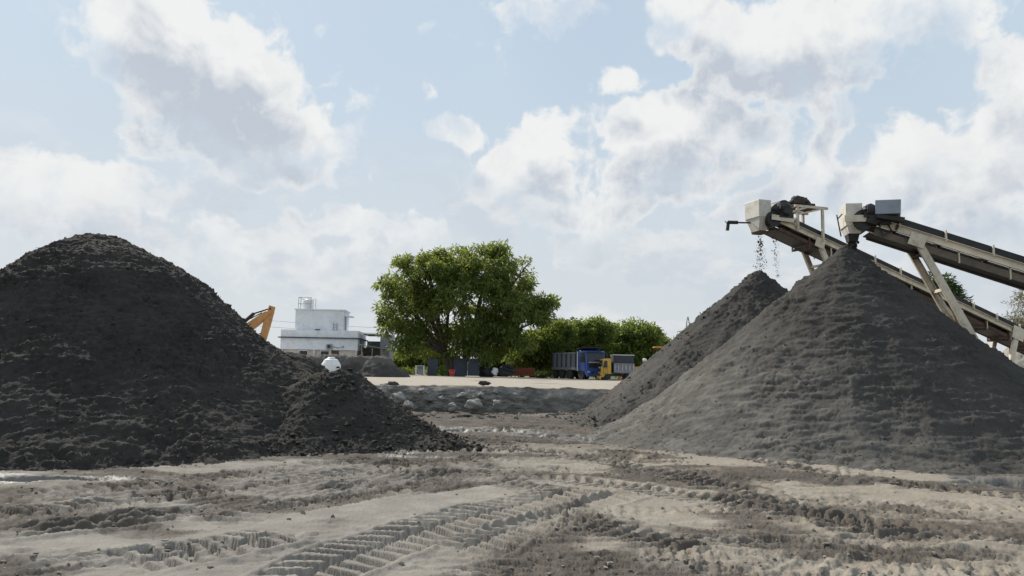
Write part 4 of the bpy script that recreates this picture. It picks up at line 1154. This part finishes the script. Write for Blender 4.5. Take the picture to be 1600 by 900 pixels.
BIG = [lob(665, 435, 55, 40, -1), lob(640, 475, 48, 38, 1), lob(630, 520, 34, 24, -1), lob(705, 415, 45, 30, 1), lob(765, 425, 45, 40, -1.5), lob(800, 440, 38, 34, 1),
       lob(720, 470, 70, 50, 0), lob(800, 490, 48, 34, -1), lob(840, 480, 26, 22, 1), lob(760, 520, 56, 32, 0), lob(690, 520, 50, 30, 2), lob(800, 535, 30, 24, -1), lob(775, 392, 13, 12, 0), lob(650, 545, 24, 14, -2), lob(735, 550, 40, 18, -1), lob(602, 440, 13, 12, 0), lob(858, 472, 14, 12, 0), lob(628, 412, 11, 9, 0), lob(598, 500, 10, 16, 0), lob(662, 393, 12, 8, 0), lob(825, 412, 11, 8, 0), lob(845, 500, 16, 12, -1)]
tree('big_tree', 'large broad green tree standing behind dark boards in the middle', (tb.x, DT, TBZ), BIG, L_NEEM, .42, 2.6, 700, 64, .17, .55, 21, fill=.34, trunks=[(-.9, 0), (.1, .3), (.9, -.2), (-.3, -.4)], cr=(.45, 1.1), droop=.55)

trees_right = [
    ('bushy bright green tree just right of the big tree', 862, 590, 92, [lob(0, 0, 1, 1)], L_BRT),
]


def side_tree(label, px, base, d, spec, material, seed, nclump, per=60, group='trees behind the trucks', ll=.5, lw=.19, name='leafy_tree', tr=.2, fork=1.4):
    p = at(px, base, d); o = (p.x, d, .45)
    lobes = [lob(a_, b_, c_, e_, dy_, None, d, o) for a_, b_, c_, e_, dy_ in spec]
    return tree(name, label, o, lobes, material, tr, fork, nclump, per, lw, ll, seed, group, cr=(.4, .95), fill=.15)


side_tree('bright green bushy tree left of the blue truck, touching the big tree', 845, 590, 93, [(838, 545, 32, 26, 0), (868, 525, 30, 22, -1), (815, 560, 24, 18, 0), (875, 555, 30, 24, 0)], L_BRT, 31, 210)
side_tree('rounded green tree rising behind the blue truck cab', 915, 590, 95, [(905, 528, 30, 24, 0), (930, 520, 26, 20, -1), (920, 555, 36, 26, 0)], L_BRT, 32, 200)
side_tree('tallest green tree above the yellow truck', 985, 590, 97, [(985, 520, 28, 18, 0), (1005, 530, 24, 22, -1), (965, 540, 28, 24, 0), (990, 560, 36, 28, 0)], L_BRT, 33, 220)
side_tree('small green tree partly hidden by the dark cone', 1038, 592, 99, [(1032, 538, 18, 14, 0), (1045, 555, 24, 20, 0), (1015, 560, 24, 18, 0)], L_BRT, 34, 120)
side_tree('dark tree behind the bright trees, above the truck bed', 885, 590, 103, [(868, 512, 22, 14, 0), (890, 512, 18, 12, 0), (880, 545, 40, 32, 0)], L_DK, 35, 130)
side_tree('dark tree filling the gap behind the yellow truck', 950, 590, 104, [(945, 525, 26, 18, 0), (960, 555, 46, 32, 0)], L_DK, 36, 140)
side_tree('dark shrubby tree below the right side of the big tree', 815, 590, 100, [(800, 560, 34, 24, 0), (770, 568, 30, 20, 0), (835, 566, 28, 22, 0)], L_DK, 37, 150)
side_tree('far green tree left of the big trunk, beyond the yard', 650, 585, 112, [(648, 560, 32, 14, 0), (625, 566, 20, 10, 0), (680, 560, 26, 16, 0)], L_BRT, 38, 160, group='trees far behind the big tree')
side_tree('distant dull green tree showing right of the shed', 622, 585, 135, [(620, 563, 22, 9, 0), (640, 556, 18, 12, 0)], L_DK, 39, 110, group='trees far behind the big tree')
side_tree('dark feathery treetop showing between the two conveyors', 1472, 575, 62, [(1466, 455, 13, 22, 0), (1478, 470, 16, 24, 0), (1490, 495, 18, 26, 0)], L_DK, 40, 120, 55, None, .5, .14, fork=3)
# dusty pale tree at the right edge
p_ = at(1610, 575, 46); o_ = (p_.x, 46, .2)
tree('dusty_tree', 'sparse pale dusty tree at the right edge beyond the conveyors', o_, [lob(1606, 485, 26, 34, 0, None, 46, o_), lob(1622, 520, 34, 34, 0, None, 46, o_), lob(1590, 505, 14, 20, 0, None, 46, o_)], L_PALE, .12, 1.2, 120, 40, .05, .22, 41, cr=(.3, .6), fill=.4)
# low bright shrub and plants by the boards
def shrub(label, px, py, d, w, hgt, n, material, seed, name='shrub', zf=.5, per=40, ll=.28):
    p = at(px, py, d); rng = np.random.default_rng(seed); root = thing(name, label, 'shrub', (p.x, d, zf))
    cl = [(rng.uniform(-w, w), rng.uniform(-.5, .5), rng.uniform(.15, hgt), rng.uniform(.2, .38)) for _ in range(n)]
    mb = MB()
    for k in range(5): mb.path([(cl[k][0] * .5, 0, -.1), (cl[k][0] * .8, cl[k][1] * .5, cl[k][2] * .5), cl[k][:3]], [.03, .02, .01], 5)
    mb.build('stem', M_BARK, root); leaves('foliage', cl, per, .1, ll, material, root, rng, .0)


shrub('low bright green shrubs right of the grey mound', 640, 583, 95, 2.6, .75, 46, L_BRT, 61)
shrub('small green plant between the left board and red bucket', 690, 586, 84, .45, .7, 10, L_BRT, 62)
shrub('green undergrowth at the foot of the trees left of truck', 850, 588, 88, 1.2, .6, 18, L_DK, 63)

# far line of vegetation along the plain
def treeline():
    rng = np.random.default_rng(5); cl = []
    for k in range(1700):
        a_ = rng.uniform(-R(48), R(48)); d = rng.uniform(240, 330)
        x = d * math.sin(a_); y = d * math.cos(a_); hh = 3.0 + 2.2 * math.sin(a_ * 23) + 1.6 * math.sin(a_ * 61 + 1)
        cl.append((x, y, rng.uniform(.3, max(1.2, hh)), rng.uniform(1.0, 2.0)))
    o = leaves('far_woods', cl, 16, .9, 1.6, L_DK, None, rng, 0)
    tag(o, 'distant dull green belt of scrub along the horizon', 'woods', kind='stuff')


treeline()

# ------------------------------------------------------------------ trucks
M_BLUE = mat('blue_cab_paint', (.035, .085, .33), .32, 0, .08, 2, 0, 0, (.10, .09, .09), .25, coat=.4)
M_YEL = mat('yellow_cab_paint', (.62, .36, .03), .4, 0, .08, 2, 0, 0, (.3, .2, .08), .3, coat=.2)
M_ORY = mat('orange_yellow_paint', (.60, .27, .03), .45, 0, .1, 2, 0, 0, (.25, .14, .06), .35)
M_BED = mat('slate_bed_paint', (.15, .17, .21), .55, .1, .12, 2, .05, 20, (.13, .11, .09), .4)
M_BED2 = mat('grey_bed_paint', (.26, .265, .29), .6, .1, .12, 2, .05, 20, (.16, .13, .11), .5)
M_RIB_LIT = mat('lit_rib_tone', (.42, .42, .44), .6, .1, .1, 2, 0, 0, (.2, .17, .14), .4)  # lighter tone paints in the light that ribs on the shaded side lack
M_BEDK = mat('dark_bed_steel', (.035, .037, .045), .7, 0, .2, 2)
M_GLASS = mat('dark_glass', (.02, .026, .032), .08, 0, .1)
M_CHR = mat('pale_grille', (.55, .56, .58), .3, .4, .05)
M_TYRE = mat('tyre_rubber', (.022, .021, .02), .85, 0, .2, 6, .3, 40, (.10, .08, .06), .5)
M_RIM = mat('dusty_rim', (.20, .17, .14), .7, .2, .15, 6)
M_RED = mat('red_plastic', (.50, .045, .03), .5, 0, .1)
M_WHITE = mat('white_paint', (.74, .74, .72), .5, 0, .04, 2, 0, 0, (.45, .42, .38), .25)


def wheel(root, x, y, r, w):
    mb = MB(); mb.lathe([(r * .55, -w / 2), (r * .93, -w / 2), (r, -w * .38), (r, w * .38), (r * .93, w / 2), (r * .55, w / 2)], (x, y, r), 22, 'y'); t = mb.build('wheel', M_TYRE, root)
    mb = MB(); mb.lathe([(r * .12, -w * .42), (r * .25, -w * .46), (r * .3, -w * .28), (r * .57, -w * .30), (r * .57, w * .30), (r * .3, w * .28), (r * .25, w * .46), (r * .12, w * .42)], (x, y, r), 18, 'y'); mb.build('rim', M_RIM, t)


def dump_truck(label, loc, rz, S, cabm, bedm, bed_len, bed_h, cab_h, W, axles, wr, ext=None, canopy=True, name='dump_truck', ribm=None, rib_gap=.85):
    """local x = forwards"""
    r = thing(name, label, 'truck', loc, rz)
    fb = .95 * S if canopy else .72
    mb = MB()
    for sd in (-1, 1): mb.beam((-bed_len / 2 - .2, sd * .4, fb - .16), (bed_len / 2 + 2.1, sd * .4, fb - .16), .1, .24)
    for xx in axles: mb.tube((xx, -W / 2 + .3, wr), (xx, W / 2 - .3, wr), .09)
    mb.build('chassis', M_BLACK, r)
    # bed: floor, sides with ribs, headboard, tailgate
    x0, x1 = -bed_len / 2, bed_len / 2; z0, z1_ = fb + .08, fb + bed_h
    mb = MB(); mb.box((0, 0, z0), (bed_len, W - .12, .1)); mb.build('bed_floor', bedm, r)
    for sd in (-1, 1):
        mb = MB(); y = sd * (W / 2 - .05); mb.box((0, y, (z0 + z1_) / 2), (bed_len, .06, z1_ - z0)); mb.box((0, y + sd * .05, z1_ - .05), (bed_len + .06, .14, .1)); mb.box((0, y + sd * .05, z0 + .14), (bed_len + .04, .12, .26))
        n = int(bed_len / rib_gap)
        for k in range(n + 1):
            xx = x0 + .08 + (bed_len - .16) * k / n; MB().box((xx, y + sd * .085, (z0 + z1_) / 2 + .05), (.11, .10, z1_ - z0 - .40)).build('bed_rib', ribm, r)
        mb.build('bed_side', bedm, r)
    mb = MB(); mb.box((x0 - .04, 0, (z0 + z1_) / 2 - .03), (.07, W - .2, z1_ - z0 - .08))
    for k in range(4): mb.box((x0 - .1, -W / 2 + .35 + k * (W - .7) / 3, (z0 + z1_) / 2 - .03), (.08, .1, z1_ - z0 - .2))
    mb.build('tailgate', bedm, r)
    hb = z1_ + (ext or 0)
    mb = MB(); mb.box((x1 + .05, 0, (z0 + hb) / 2), (.08, W, hb - z0))
    if canopy: mb.prism([(x1 + .09, hb - .12), (x1 + 1.75, hb + .10), (x1 + 1.78, hb + .18), (x1 + .0, hb + .002)], -W / 2 + .02, W / 2 - .02); mb.box((x1 + .95, 0, hb - .02), (1.5, W - .3, .05), Matrix.Rotation(-R(7), 3, 'Y'))
    mb.build('headboard', M_BEDK, r)
    if ext and not canopy:
        for sd in (-1, 1): MB().box((0, sd * (W / 2 - .06), z1_ + ext / 2), (bed_len, .04, ext - .01)).build('side_extension', M_BEDK, r)
        mb = MB()
        for sd in (-1, 1): mb.box((0, sd * (W / 2 - .05), hb + .03), (bed_len + .1, .09, .07))
        mb.build('top_rail', M_WHITE, r)
    # cab
    cx0 = x1 + .28; cl = 1.75 * S; cx1 = cx0 + cl; cz0 = fb - .42; cz1 = cz0 + cab_h; hw = W / 2 - .03
    prof = [(cx0, cz0 + .35), (cx0, cz1 - .05), (cx0 + .12, cz1), (cx1 - .42, cz1), (cx1 - .2, cz1 - .12), (cx1 - .02, cz0 + cab_h * .52), (cx1, cz0 + .3), (cx1 - .06, cz0), (cx1 - .28, cz0), (cx1 - .45, cz0 + .32), (cx0 + .2, cz0 + .35)]
    mb = MB(); mb.prism(prof, -hw, hw); cab = mb.build('cab', cabm, r, bevel=.05, seg=3)
    # windscreen laid on the raked front
    a_, b_ = Vector((cx1 - .02, 0, cz0 + cab_h * .54)), Vector((cx1 - .19, 0, cz1 - .20)); ln_ = (b_ - a_)
    nrm_ = Vector((ln_.z, 0, -ln_.x)).normalized()
    mb = MB(); mb.beam(a_ + nrm_ * .01, b_ + nrm_ * .01, 2 * hw - .26, .05, up=nrm_); mb.build('windscreen', M_GLASS, r)
    mb = MB(); mb.beam(b_ + nrm_ * .06 + Vector((0, 0, .08)), b_ + nrm_ * .22 + Vector((.06, 0, .02)), 2 * hw - .1, .03, up=nrm_); mb.build('sun_visor', cabm, r)
    for sd in (-1, 1):
        y = sd * (hw + .004)
        mb = MB(); mb.prism([(cx0 + .45, cz0 + cab_h * .52), (cx0 + .45, cz1 - .22), (cx1 - .36, cz1 - .22), (cx1 - .2, cz0 + cab_h * .52)], y - .02, y + .02); dw = mb.build('side_window', M_GLASS, r)
        mb = MB(); mb.box((cx0 + .42, y, cz0 + cab_h * .5), (.02, .03, cab_h * .72)); mb.box((cx1 - .26, y, cz0 + cab_h * .34), (.02, .03, cab_h * .34)); mb.box(((cx0 + cx1) / 2 + .1, y, cz0 + .42), (cl - .7, .03, .03)); mb.build('door_seam', M_BLACK, r)
        mb = MB(); mb.box((cx0 + .58, y + sd * .02, cz0 + cab_h * .46), (.16, .03, .04)); mb.build('door_handle', M_BLACK, r)
        mb = MB(); mb.beam((cx1 - .2, sd * hw, cz1 - .3), (cx1 - .05, sd * (hw + .24), cz1 - .3), .03, .03); mb.box((cx1 - .05, sd * (hw + .26), cz1 - .55), (.08, .2, .5)); mb.build('mirror', M_BLACK, r, bevel=.02)
        mb = MB(); mb.box((cx1 - .01, sd * (hw - .28), cz0 + .3), (.06, .36, .2)); mb.build('headlight', M_CHR, r, bevel=.02)
        mb = MB(); mb.box((cx0 + .3, sd * (hw - .05), cz0 + .12), (.5, .06, .5)); mb.build('step', M_BLACK, r)
    mb = MB(); mb.box((cx1 + .0, 0, cz0 + cab_h * .40), (.05, 2 * hw - .55, cab_h * .2))
    for k in range(4): mb.box((cx1 + .03, 0, cz0 + cab_h * (.325 + .05 * k)), (.04, 2 * hw - .6, .03))
    g_ = mb.build('grille', M_BLACK, r)
    mb = MB(); mb.box((cx1 + .035, 0, cz0 + cab_h * .515), (.05, 2 * hw - .5, .11)); mb.box((cx1 + .06, .25, cz0 + cab_h * .515), (.04, .34, .2)); mb.build('grille_bar', M_CHR, r, bevel=.01)
    mb = MB(); mb.box((cx1 + .06, 0, cz0 - .02), (.22, 2 * hw + .02, .34)); mb.build('bumper', cabm if canopy else cabm, r, bevel=.04)
    mb = MB(); mb.box((cx1 + .185, -.3, cz0 - .0), (.02, .5, .12)); mb.build('number_plate', M_ORY if canopy else M_WHITE, r)
    if canopy:
        mb = MB(); mb.box((cx1 + .19, hw - .5, cz0 - .02), (.03, .5, .26)); mb.build('marker_panel', M_ORY, r)
        for k in range(3): mb = MB()
        mb.tube((cx0 + .06, -hw - .06, cz0 + .4), (cx0 + .06, -hw - .06, cz1 - .1), .06, n=8); mb.build('exhaust_stack', M_CHR, r)
    for xx in axles:
        for sd in (-1, 1): wheel(r, xx, sd * (W / 2 - .2), wr, .34 * S)
    return r


dt = at(895, 592, 87)
dump_truck('blue tipper truck with slate ribbed bed and dark cab guard', (dt.x + .15, 88.2, .50), R(-90 + 28) , 1.0, M_BLUE, M_BED, 4.9, 1.95, 2.55, 2.5, (-2.0, -.65, 1.0, 3.35), .52, ext=.42, ribm=M_BEDK)
yt = at(963, 593, 83)
dump_truck('small yellow cab truck with grey ribbed tipper bed', (yt.x + .65, 83.2, .50), R(180 + 4), .62, M_YEL, M_BED2, 2.1, 1.05, 1.95, 1.75, (-.5, 1.9), .38, ext=.85, canopy=False, name='tipper_truck', ribm=M_RIB_LIT, rib_gap=.4)
# backhoe loader behind the dark cone
bl_ = at(1012, 590, 86)
bk = thing('backhoe_loader', 'orange yellow backhoe loader mostly hidden by the dark sand cone', 'loader', (bl_.x + .45, 88, .5), R(180))
k = 88 / FPX
mb = MB(); mb.prism([(-.6, .6), (-.6, 1.3), (.3, 1.5), (1.9, 1.48), (2.1, 1.1), (2.1, .6)], -.55, .55); mb.build('engine_hood', M_ORY, bk, bevel=.05)
mb = MB(); mb.box((1.1, .565, 1.05), (.8, .02, .3)); mb.build('side_vent', M_BLACK, bk)
mb = MB(); mb.box((-1.5, 0, 3.66), (1.9, 1.6, .16)); mb.build('canopy', M_ORY, bk, bevel=.06)
for sx in (-2.25, -.75):
    for sd in (-1, 1): MB().beam((sx, sd * .7, 1.0), (sx, sd * .7, 3.6), .08, .08, up=(1, 0, 0)).build('canopy_post', M_BLACK, bk)
mb = MB(); mb.box((-.9, 0, 1.15), (.6, .6, .5)); mb.box((-1.15, 0, 1.7), (.15, .6, .8)); mb.build('seat', M_BLACK, bk, bevel=.05)
mb = MB(); mb.box((-.4, 0, .7), (3.0, .9, .35)); mb.build('chassis', M_BLACK, bk)
for sd in (-1, 1): wheel(bk, -1.2, sd * .85, .72, .42); wheel(bk, 1.6, sd * .8, .45, .32)
mb = MB(); mb.lathe([(.02, 0), (.2, 0), (.25, .1), (.25, .28), (.16, .42), (.02, .45)], (.5, .35, 1.98), 14); mb.tube((.5, .35, 1.3), (.5, .35, 2.0), .08); mb.build('air_cleaner', M_WHITE, bk, smooth=True)
mb = MB(); mb.prism([(2.6, .1), (3.3, .05), (3.35, .12), (2.75, .8), (2.6, .8)], -1.0, 1.0); mb.build('bucket', M_ORY, bk)
for sd in (-1, 1): MB().beam((.6, sd * .72, 1.1), (2.7, sd * .72, .6), .14, .2).build('loader_arm', M_ORY, bk)
mb = MB(); mb.beam((-2.0, 0, .9), (-2.9, 0, 2.6), .3, .3); mb.beam((-2.9, 0, 2.6), (-3.6, 0, 1.2), .25, .25); mb.build('backhoe_arm', M_ORY, bk)

# ------------------------------------------------------------------ things under the tree
M_BOARD = mat('dark_blue_board', (.035, .042, .06), .7, 0, .15, 3, .05, 20, (.08, .08, .08), .3)
M_TARP = mat('black_tarpaulin', (.018, .017, .018), .6, 0, .3, 4, .6, 6)
M_RSHEET = mat('rusty_red_sheet', (.20, .065, .035), .85, 0, .3, 3, .2, 10, (.10, .05, .03), .5)
M_STONE = sand_mat('rough_stone', (.26, .25, .235), (.38, .365, .34), (.46, .44, .40), .3, 20, .6)


def ground_at(px, py, d): p = at(px, py, d); return p


def board(label, px0, px1, pyt, pyb, d, tilt=.12, feet=True):
    a_, b_ = at(px0, pyb, d), at(px1, pyt, d); w_, h_ = b_.x - a_.x, b_.z - a_.z
    r = thing('panel_board', label, 'board', ((a_.x + b_.x) / 2, d, a_.z), 0, 'dark boards under the big tree')
    Mx = Matrix.Rotation(-tilt, 3, 'X')
    MB().box(Mx @ Vector((0, 0, h_ / 2)), (w_, .06, h_), Mx).build('sheet', M_BOARD, r)
    mb = MB()
    for q in ((-w_ / 2, h_ / 2, .05, h_ + .04), (w_ / 2, h_ / 2, .05, h_ + .04)): mb.box(Mx @ Vector((q[0], -.02, q[1])), (q[2], .10, q[3]), Mx)
    for zz in (.02, h_): mb.box(Mx @ Vector((0, -.021, zz)), (w_ - .06, .09, .05), Mx)
    mb.build('edge_frame', M_TRIM if 'pale' not in label else M_GREYSH, r)
    mb = MB()
    for q in (-w_ * .35, w_ * .35): mb.beam(Mx @ Vector((q, .06, h_ * .85)), Vector((q, .75, 0)), .05, .05)
    mb.build('prop', M_BROWN, r)


board('dark upright board standing alone left of the red bucket', 668, 684, 561, 587, 85)
board('dark board with bent corner, right beside the red bucket', 709, 730, 560, 587, 86, .16)
board('dark board next to the black tarpaulin heap', 731, 748, 561, 587, 85.5, .1)
a_ = at(656, 587, 84)
ck = thing('white_stand', 'low white metal stand with open front, left of the boards', 'stand', (a_.x, 84, a_.z))
mb = MB()
for sx in (-.42, .42):
    for sy in (-.3, .3): mb.box((sx, sy, .5), (.07, .07, 1.0))
mb.build('leg', M_WHITE, ck)
MB().box((0, 0, 1.03), (.98, .74, .06)).build('top', M_WHITE, ck)
MB().box((.05, .28, .55), (.7, .05, .8)).build('back_panel', M_GREYSH, ck)
a_ = at(706, 587.5, 83)
bu = thing('red_bucket', 'red plastic bucket standing between the dark boards', 'bucket', (a_.x, 83, a_.z))
mb = MB(); mb.lathe([(.02, 0), (.24, 0), (.33, .62), (.36, .63), (.36, .68), (.31, .68), (.22, .06), (.02, .06)], (0, 0, 0), 18); mb.build('pail', M_RED, bu, smooth=False)
mb = MB(); mb.path([(-.34, 0, .62), (-.25, -.2, .42), (0, -.34, .35), (.25, -.2, .42), (.34, 0, .62)], .015, 6); mb.build('handle', M_GAL, bu)
a_ = at(758, 587, 87)
o = MB().lump((0, 0, .5), .72, .6, .85, 3, 3, .35).lump((.55, -.1, .3), .45, .4, .5, 5, 3, .4).build('tarpaulin_heap', M_TARP, None, smooth=True); o.location = (a_.x, 87, a_.z)
tag(o, 'black tarpaulin heap right of the boards under the tree', 'tarpaulin')
a_ = at(773, 586, 86)
o = MB().lump((0, 0, .35), .34, .25, .42, 15, 3, .4).lump((.15, .0, .55), .2, .18, .2, 16, 2, .4).build('white_sack', M_WHITE, None, smooth=True); o.location = (a_.x, 86, a_.z)
tag(o, 'crumpled white sack between the tarpaulin and the rusty sheets', 'sack')
a_ = at(790, 586, 88)
o = MB().lump((0, 0, .45), .9, .5, .55, 25, 3, .5).lump((.2, 0, .9), .6, .35, .3, 26, 3, .4).build('scrap_heap', M_BEDK, None, smooth=False); o.location = (a_.x, 88, a_.z)
tag(o, 'dark jumbled scrap heap behind the white sack', 'scrap heap')
a_, b_ = at(796, 587, 89), at(836, 575, 89)
rs = thing('rusty_sheet', 'long rusty red sheet panel under the right side of the tree', 'sheet', ((a_.x + b_.x) / 2, 89, a_.z))
mb = MB(); w_, h_ = b_.x - a_.x, b_.z - a_.z; n = 24; vs = []
for k in range(n + 1):
    x = -w_ / 2 + w_ * k / n; y = .04 * (-1) ** k
    vs += [(x, y - .01, 0), (x, y - .01, h_), (x, y + .02, 0), (x, y + .02, h_)]
fs = []
for k in range(n): i = 4 * k; fs += [(i, i + 4, i + 5, i + 1), (i + 2, i + 3, i + 7, i + 6), (i + 1, i + 5, i + 7, i + 3), (i, i + 2, i + 6, i + 4)]
mb.add(vs, fs); mb.build('corrugated_panel', M_RSHEET, rs)
mb = MB()
for q in (-.45, 0, .45): mb.box((q * w_, .1, h_ / 2), (.08, .08, h_ + .1))
mb.build('post', M_BROWN, rs)

# stones along the bank
bank_stones = [(740, 632, 26.0, .27, 'biggest pale rounded stone at the middle of the cut bank'), (707, 636, 26.0, .2, 'pale stone left of the biggest stone on the bank'), (752, 617, 26.6, .12, 'small pale stone above the biggest stone on the bank'),
               (724, 617, 26.6, .13, 'small stone high on the bank above the pale left stone'), (776, 630, 26.1, .15, 'grey stone right of the biggest stone on the bank'), (622, 622, 25.6, .26, 'grey stone on the left end of the bank near the dark heap'),
               (638, 634, 25.3, .22, 'lower grey stone on the left end of the bank'), (596, 614, 25.8, .2, 'grey stone at the top left of the bank beside the dark heap'), (660, 611, 26.6, .14, 'small stone just under the left lip of the bank'), (690, 622, 26.3, .1, 'tiny stone left of the pale stones on the bank'), (775, 612, 26.9, .1, 'small stone under the lip right of the dark lump')]
for k, (px, py, d, r_, lb) in enumerate(bank_stones):
    p = at(px, py, d); o = MB().lump((0, 0, 0), r_ * .95, r_ * .75, r_ * .7, 40 + k, 3, .45).build('stone', M_STONE, None, smooth=True); o.location = p; o.rotation_euler = (0, 0, k * 1.3)
    tag(o, lb, 'stone', 'stones in the bank')
p = at(755, 600, 28.2); o = MB().lump((0, 0, .04), .16, .15, .085, 71, 3, .4).lump((.14, 0, .03), .13, .12, .07, 72, 2, .4).build('earth_lump', M_GREY2, None, smooth=True); o.location = p; tag(o, 'dark lump of earth sitting alone on the lip of the bank', 'earth lump')
p = at(615, 604, 28.0); o = MB().lump((0, 0, .05), .22, .18, .13, 75, 3, .5).lump((-.3, 0, .03), .16, .14, .08, 76, 2, .5).build('earth_lump', M_GREY2, None, smooth=True); o.location = p; tag(o, 'dark clod on the left end of the bank lip near the heap', 'earth lump')
p = on(775, 853, 0); o = MB().lump((0, 0, .035), .05, .04, .045, 81, 3, .3).build('stone', M_STONE, None, smooth=True); o.location = p; tag(o, 'pale stone lying beside the main tyre track in front', 'stone')

# dark gravel patch in the foreground
def gravel():
    rr = random.Random(8); mb = MB(); c = on(1210, 846, 0)
    for k in range(900):
        t = rr.uniform(0, 6.283); q = rr.random() ** .6
        x, y = c.x + .33 * q * math.cos(t), c.y + .30 * q * math.sin(t); r_ = rr.uniform(.006, .014)
        mb.lump((x, y, .03 + .03 * (1 - q)), r_, r_, r_ * .8, k, 1)
    o = mb.build('gravel', mat('dark_gravel', (.07, .072, .075), .8, 0, .4, 30)); tag(o, 'small patch of dark grey gravel on the tan mud in front', 'gravel', kind='stuff')


gravel()


# loose clods on the yard
def clods():
    rr = random.Random(12); mb = MB()
    spots = []
    for pts, w, pitch, depth, dm, k, slant in TR:
        if dm < .25: continue
        for _ in range(110):
            i = rr.randrange(len(pts) - 1); t = rr.random(); p = pts[i] * (1 - t) + pts[i + 1] * t
            spots.append((p[0] + rr.gauss(0, w * .55), p[1] + rr.gauss(0, w * .55)))
    spots += [(rr.uniform(-.75, .75) * d, d) for d in [rr.uniform(4.5, 20) for _ in range(5000)]]
    X = np.array([s[0] for s in spots], np.float32); Y = np.array([s[1] for s in spots], np.float32)
    z, dm, wet = near_ground(X, Y); rng = np.random.default_rng(6)
    ok = (Y < 24) & (Y > 4) & (rng.random(len(X)) < .06 + 1.1 * dm) & (wet < .5)
    X, Y, z = X[ok], Y[ok], z[ok]; rad = (.004 + .020 * rng.random(len(X)) ** 3).astype(np.float32)
    scatter('mud_clods', 'loose brown mud clods scattered along the tyre tracks', 'clods', np.stack([X, Y, z + rad * .3], -1), rad, mat('damp_clod', (.20, .175, .147), .95, 0, .4, 3, .4, 30), 44)


clods()


def rubble():
    rng = np.random.default_rng(14); n = 520
    X = rng.uniform(-6.5, 5.5, n); Y = wall_y(X) - .15 - 2.6 * rng.random(n) ** 1.7
    z, _, _ = near_ground(X.astype(np.float32), Y.astype(np.float32)); rad = (.022 + .085 * rng.random(n) ** 4).astype(np.float32)
    scatter('bank_rubble', 'broken earth rubble lying along the foot of the cut bank', 'rubble', np.stack([X, Y, z + rad * .2], -1).astype(np.float32), rad, mat('rubble_earth', (.15, .132, .11), .95, 0, .5, 2, .4, 20), 45)


rubble()

# ------------------------------------------------------------------ pylon and wires far off
py_ = at(1075, 520, 420)
pl = thing('power_pylon', 'thin steel lattice pylon far beyond the dark sand cone', 'pylon', (py_.x, 420, 0))
hp = at(1075, 495, 420).z
mb = MB(); wb = 3.2
cor = [(-1, -1), (1, -1), (1, 1), (-1, 1)]
lv = [(0, 3.2), (hp * .3, 2.3), (hp * .55, 1.5), (hp * .75, 1.0), (hp * .9, .7), (hp, .15)]
for (za, wa), (zb, wb_) in zip(lv[:-1], lv[1:]):
    for i, (cx, cy) in enumerate(cor):
        nx_, ny_ = cor[(i + 1) % 4]
        mb.tube((cx * wa, cy * wa, za), (cx * wb_, cy * wb_, zb), .13, n=4); mb.tube((cx * wa, cy * wa, za), (nx_ * wb_, ny_ * wb_, zb), .08, n=4); mb.tube((cx * wb_, cy * wb_, zb), (nx_ * wb_, ny_ * wb_, zb), .08, n=4)
mb.build('tower', M_GAL, pl)
for zc, wc in ((hp * .62, 6.5), (hp * .74, 5.6)):
    mb = MB()
    for sd in (-1, 1): mb.tube((0, 0, zc + .8), (sd * wc, 0, zc), .12, n=4); mb.tube((0, 0, zc - .6), (sd * wc, 0, zc), .12, n=4); mb.tube((sd * wc, 0, zc), (sd * wc, 0, zc - 2.2), .10, n=4)
    mb.build('cross_arm', M_GAL, pl)
for py0, py1, lb in ((494, 517, 'upper thin power wire passing behind the white building'), (505, 524, 'lower thin power wire passing behind the white building')):
    pts = [at(300 + 450 * t / 14, py0 - 4 + (py1 - py0 + 6) * t / 14 + 4 * math.sin(math.pi * t / 14), 130 + t) for t in range(15)]
    o = MB().path(pts, .022, 5).build('power_wire', M_GREYSH, None); tag(o, lb, 'wire', 'power wires behind the building')
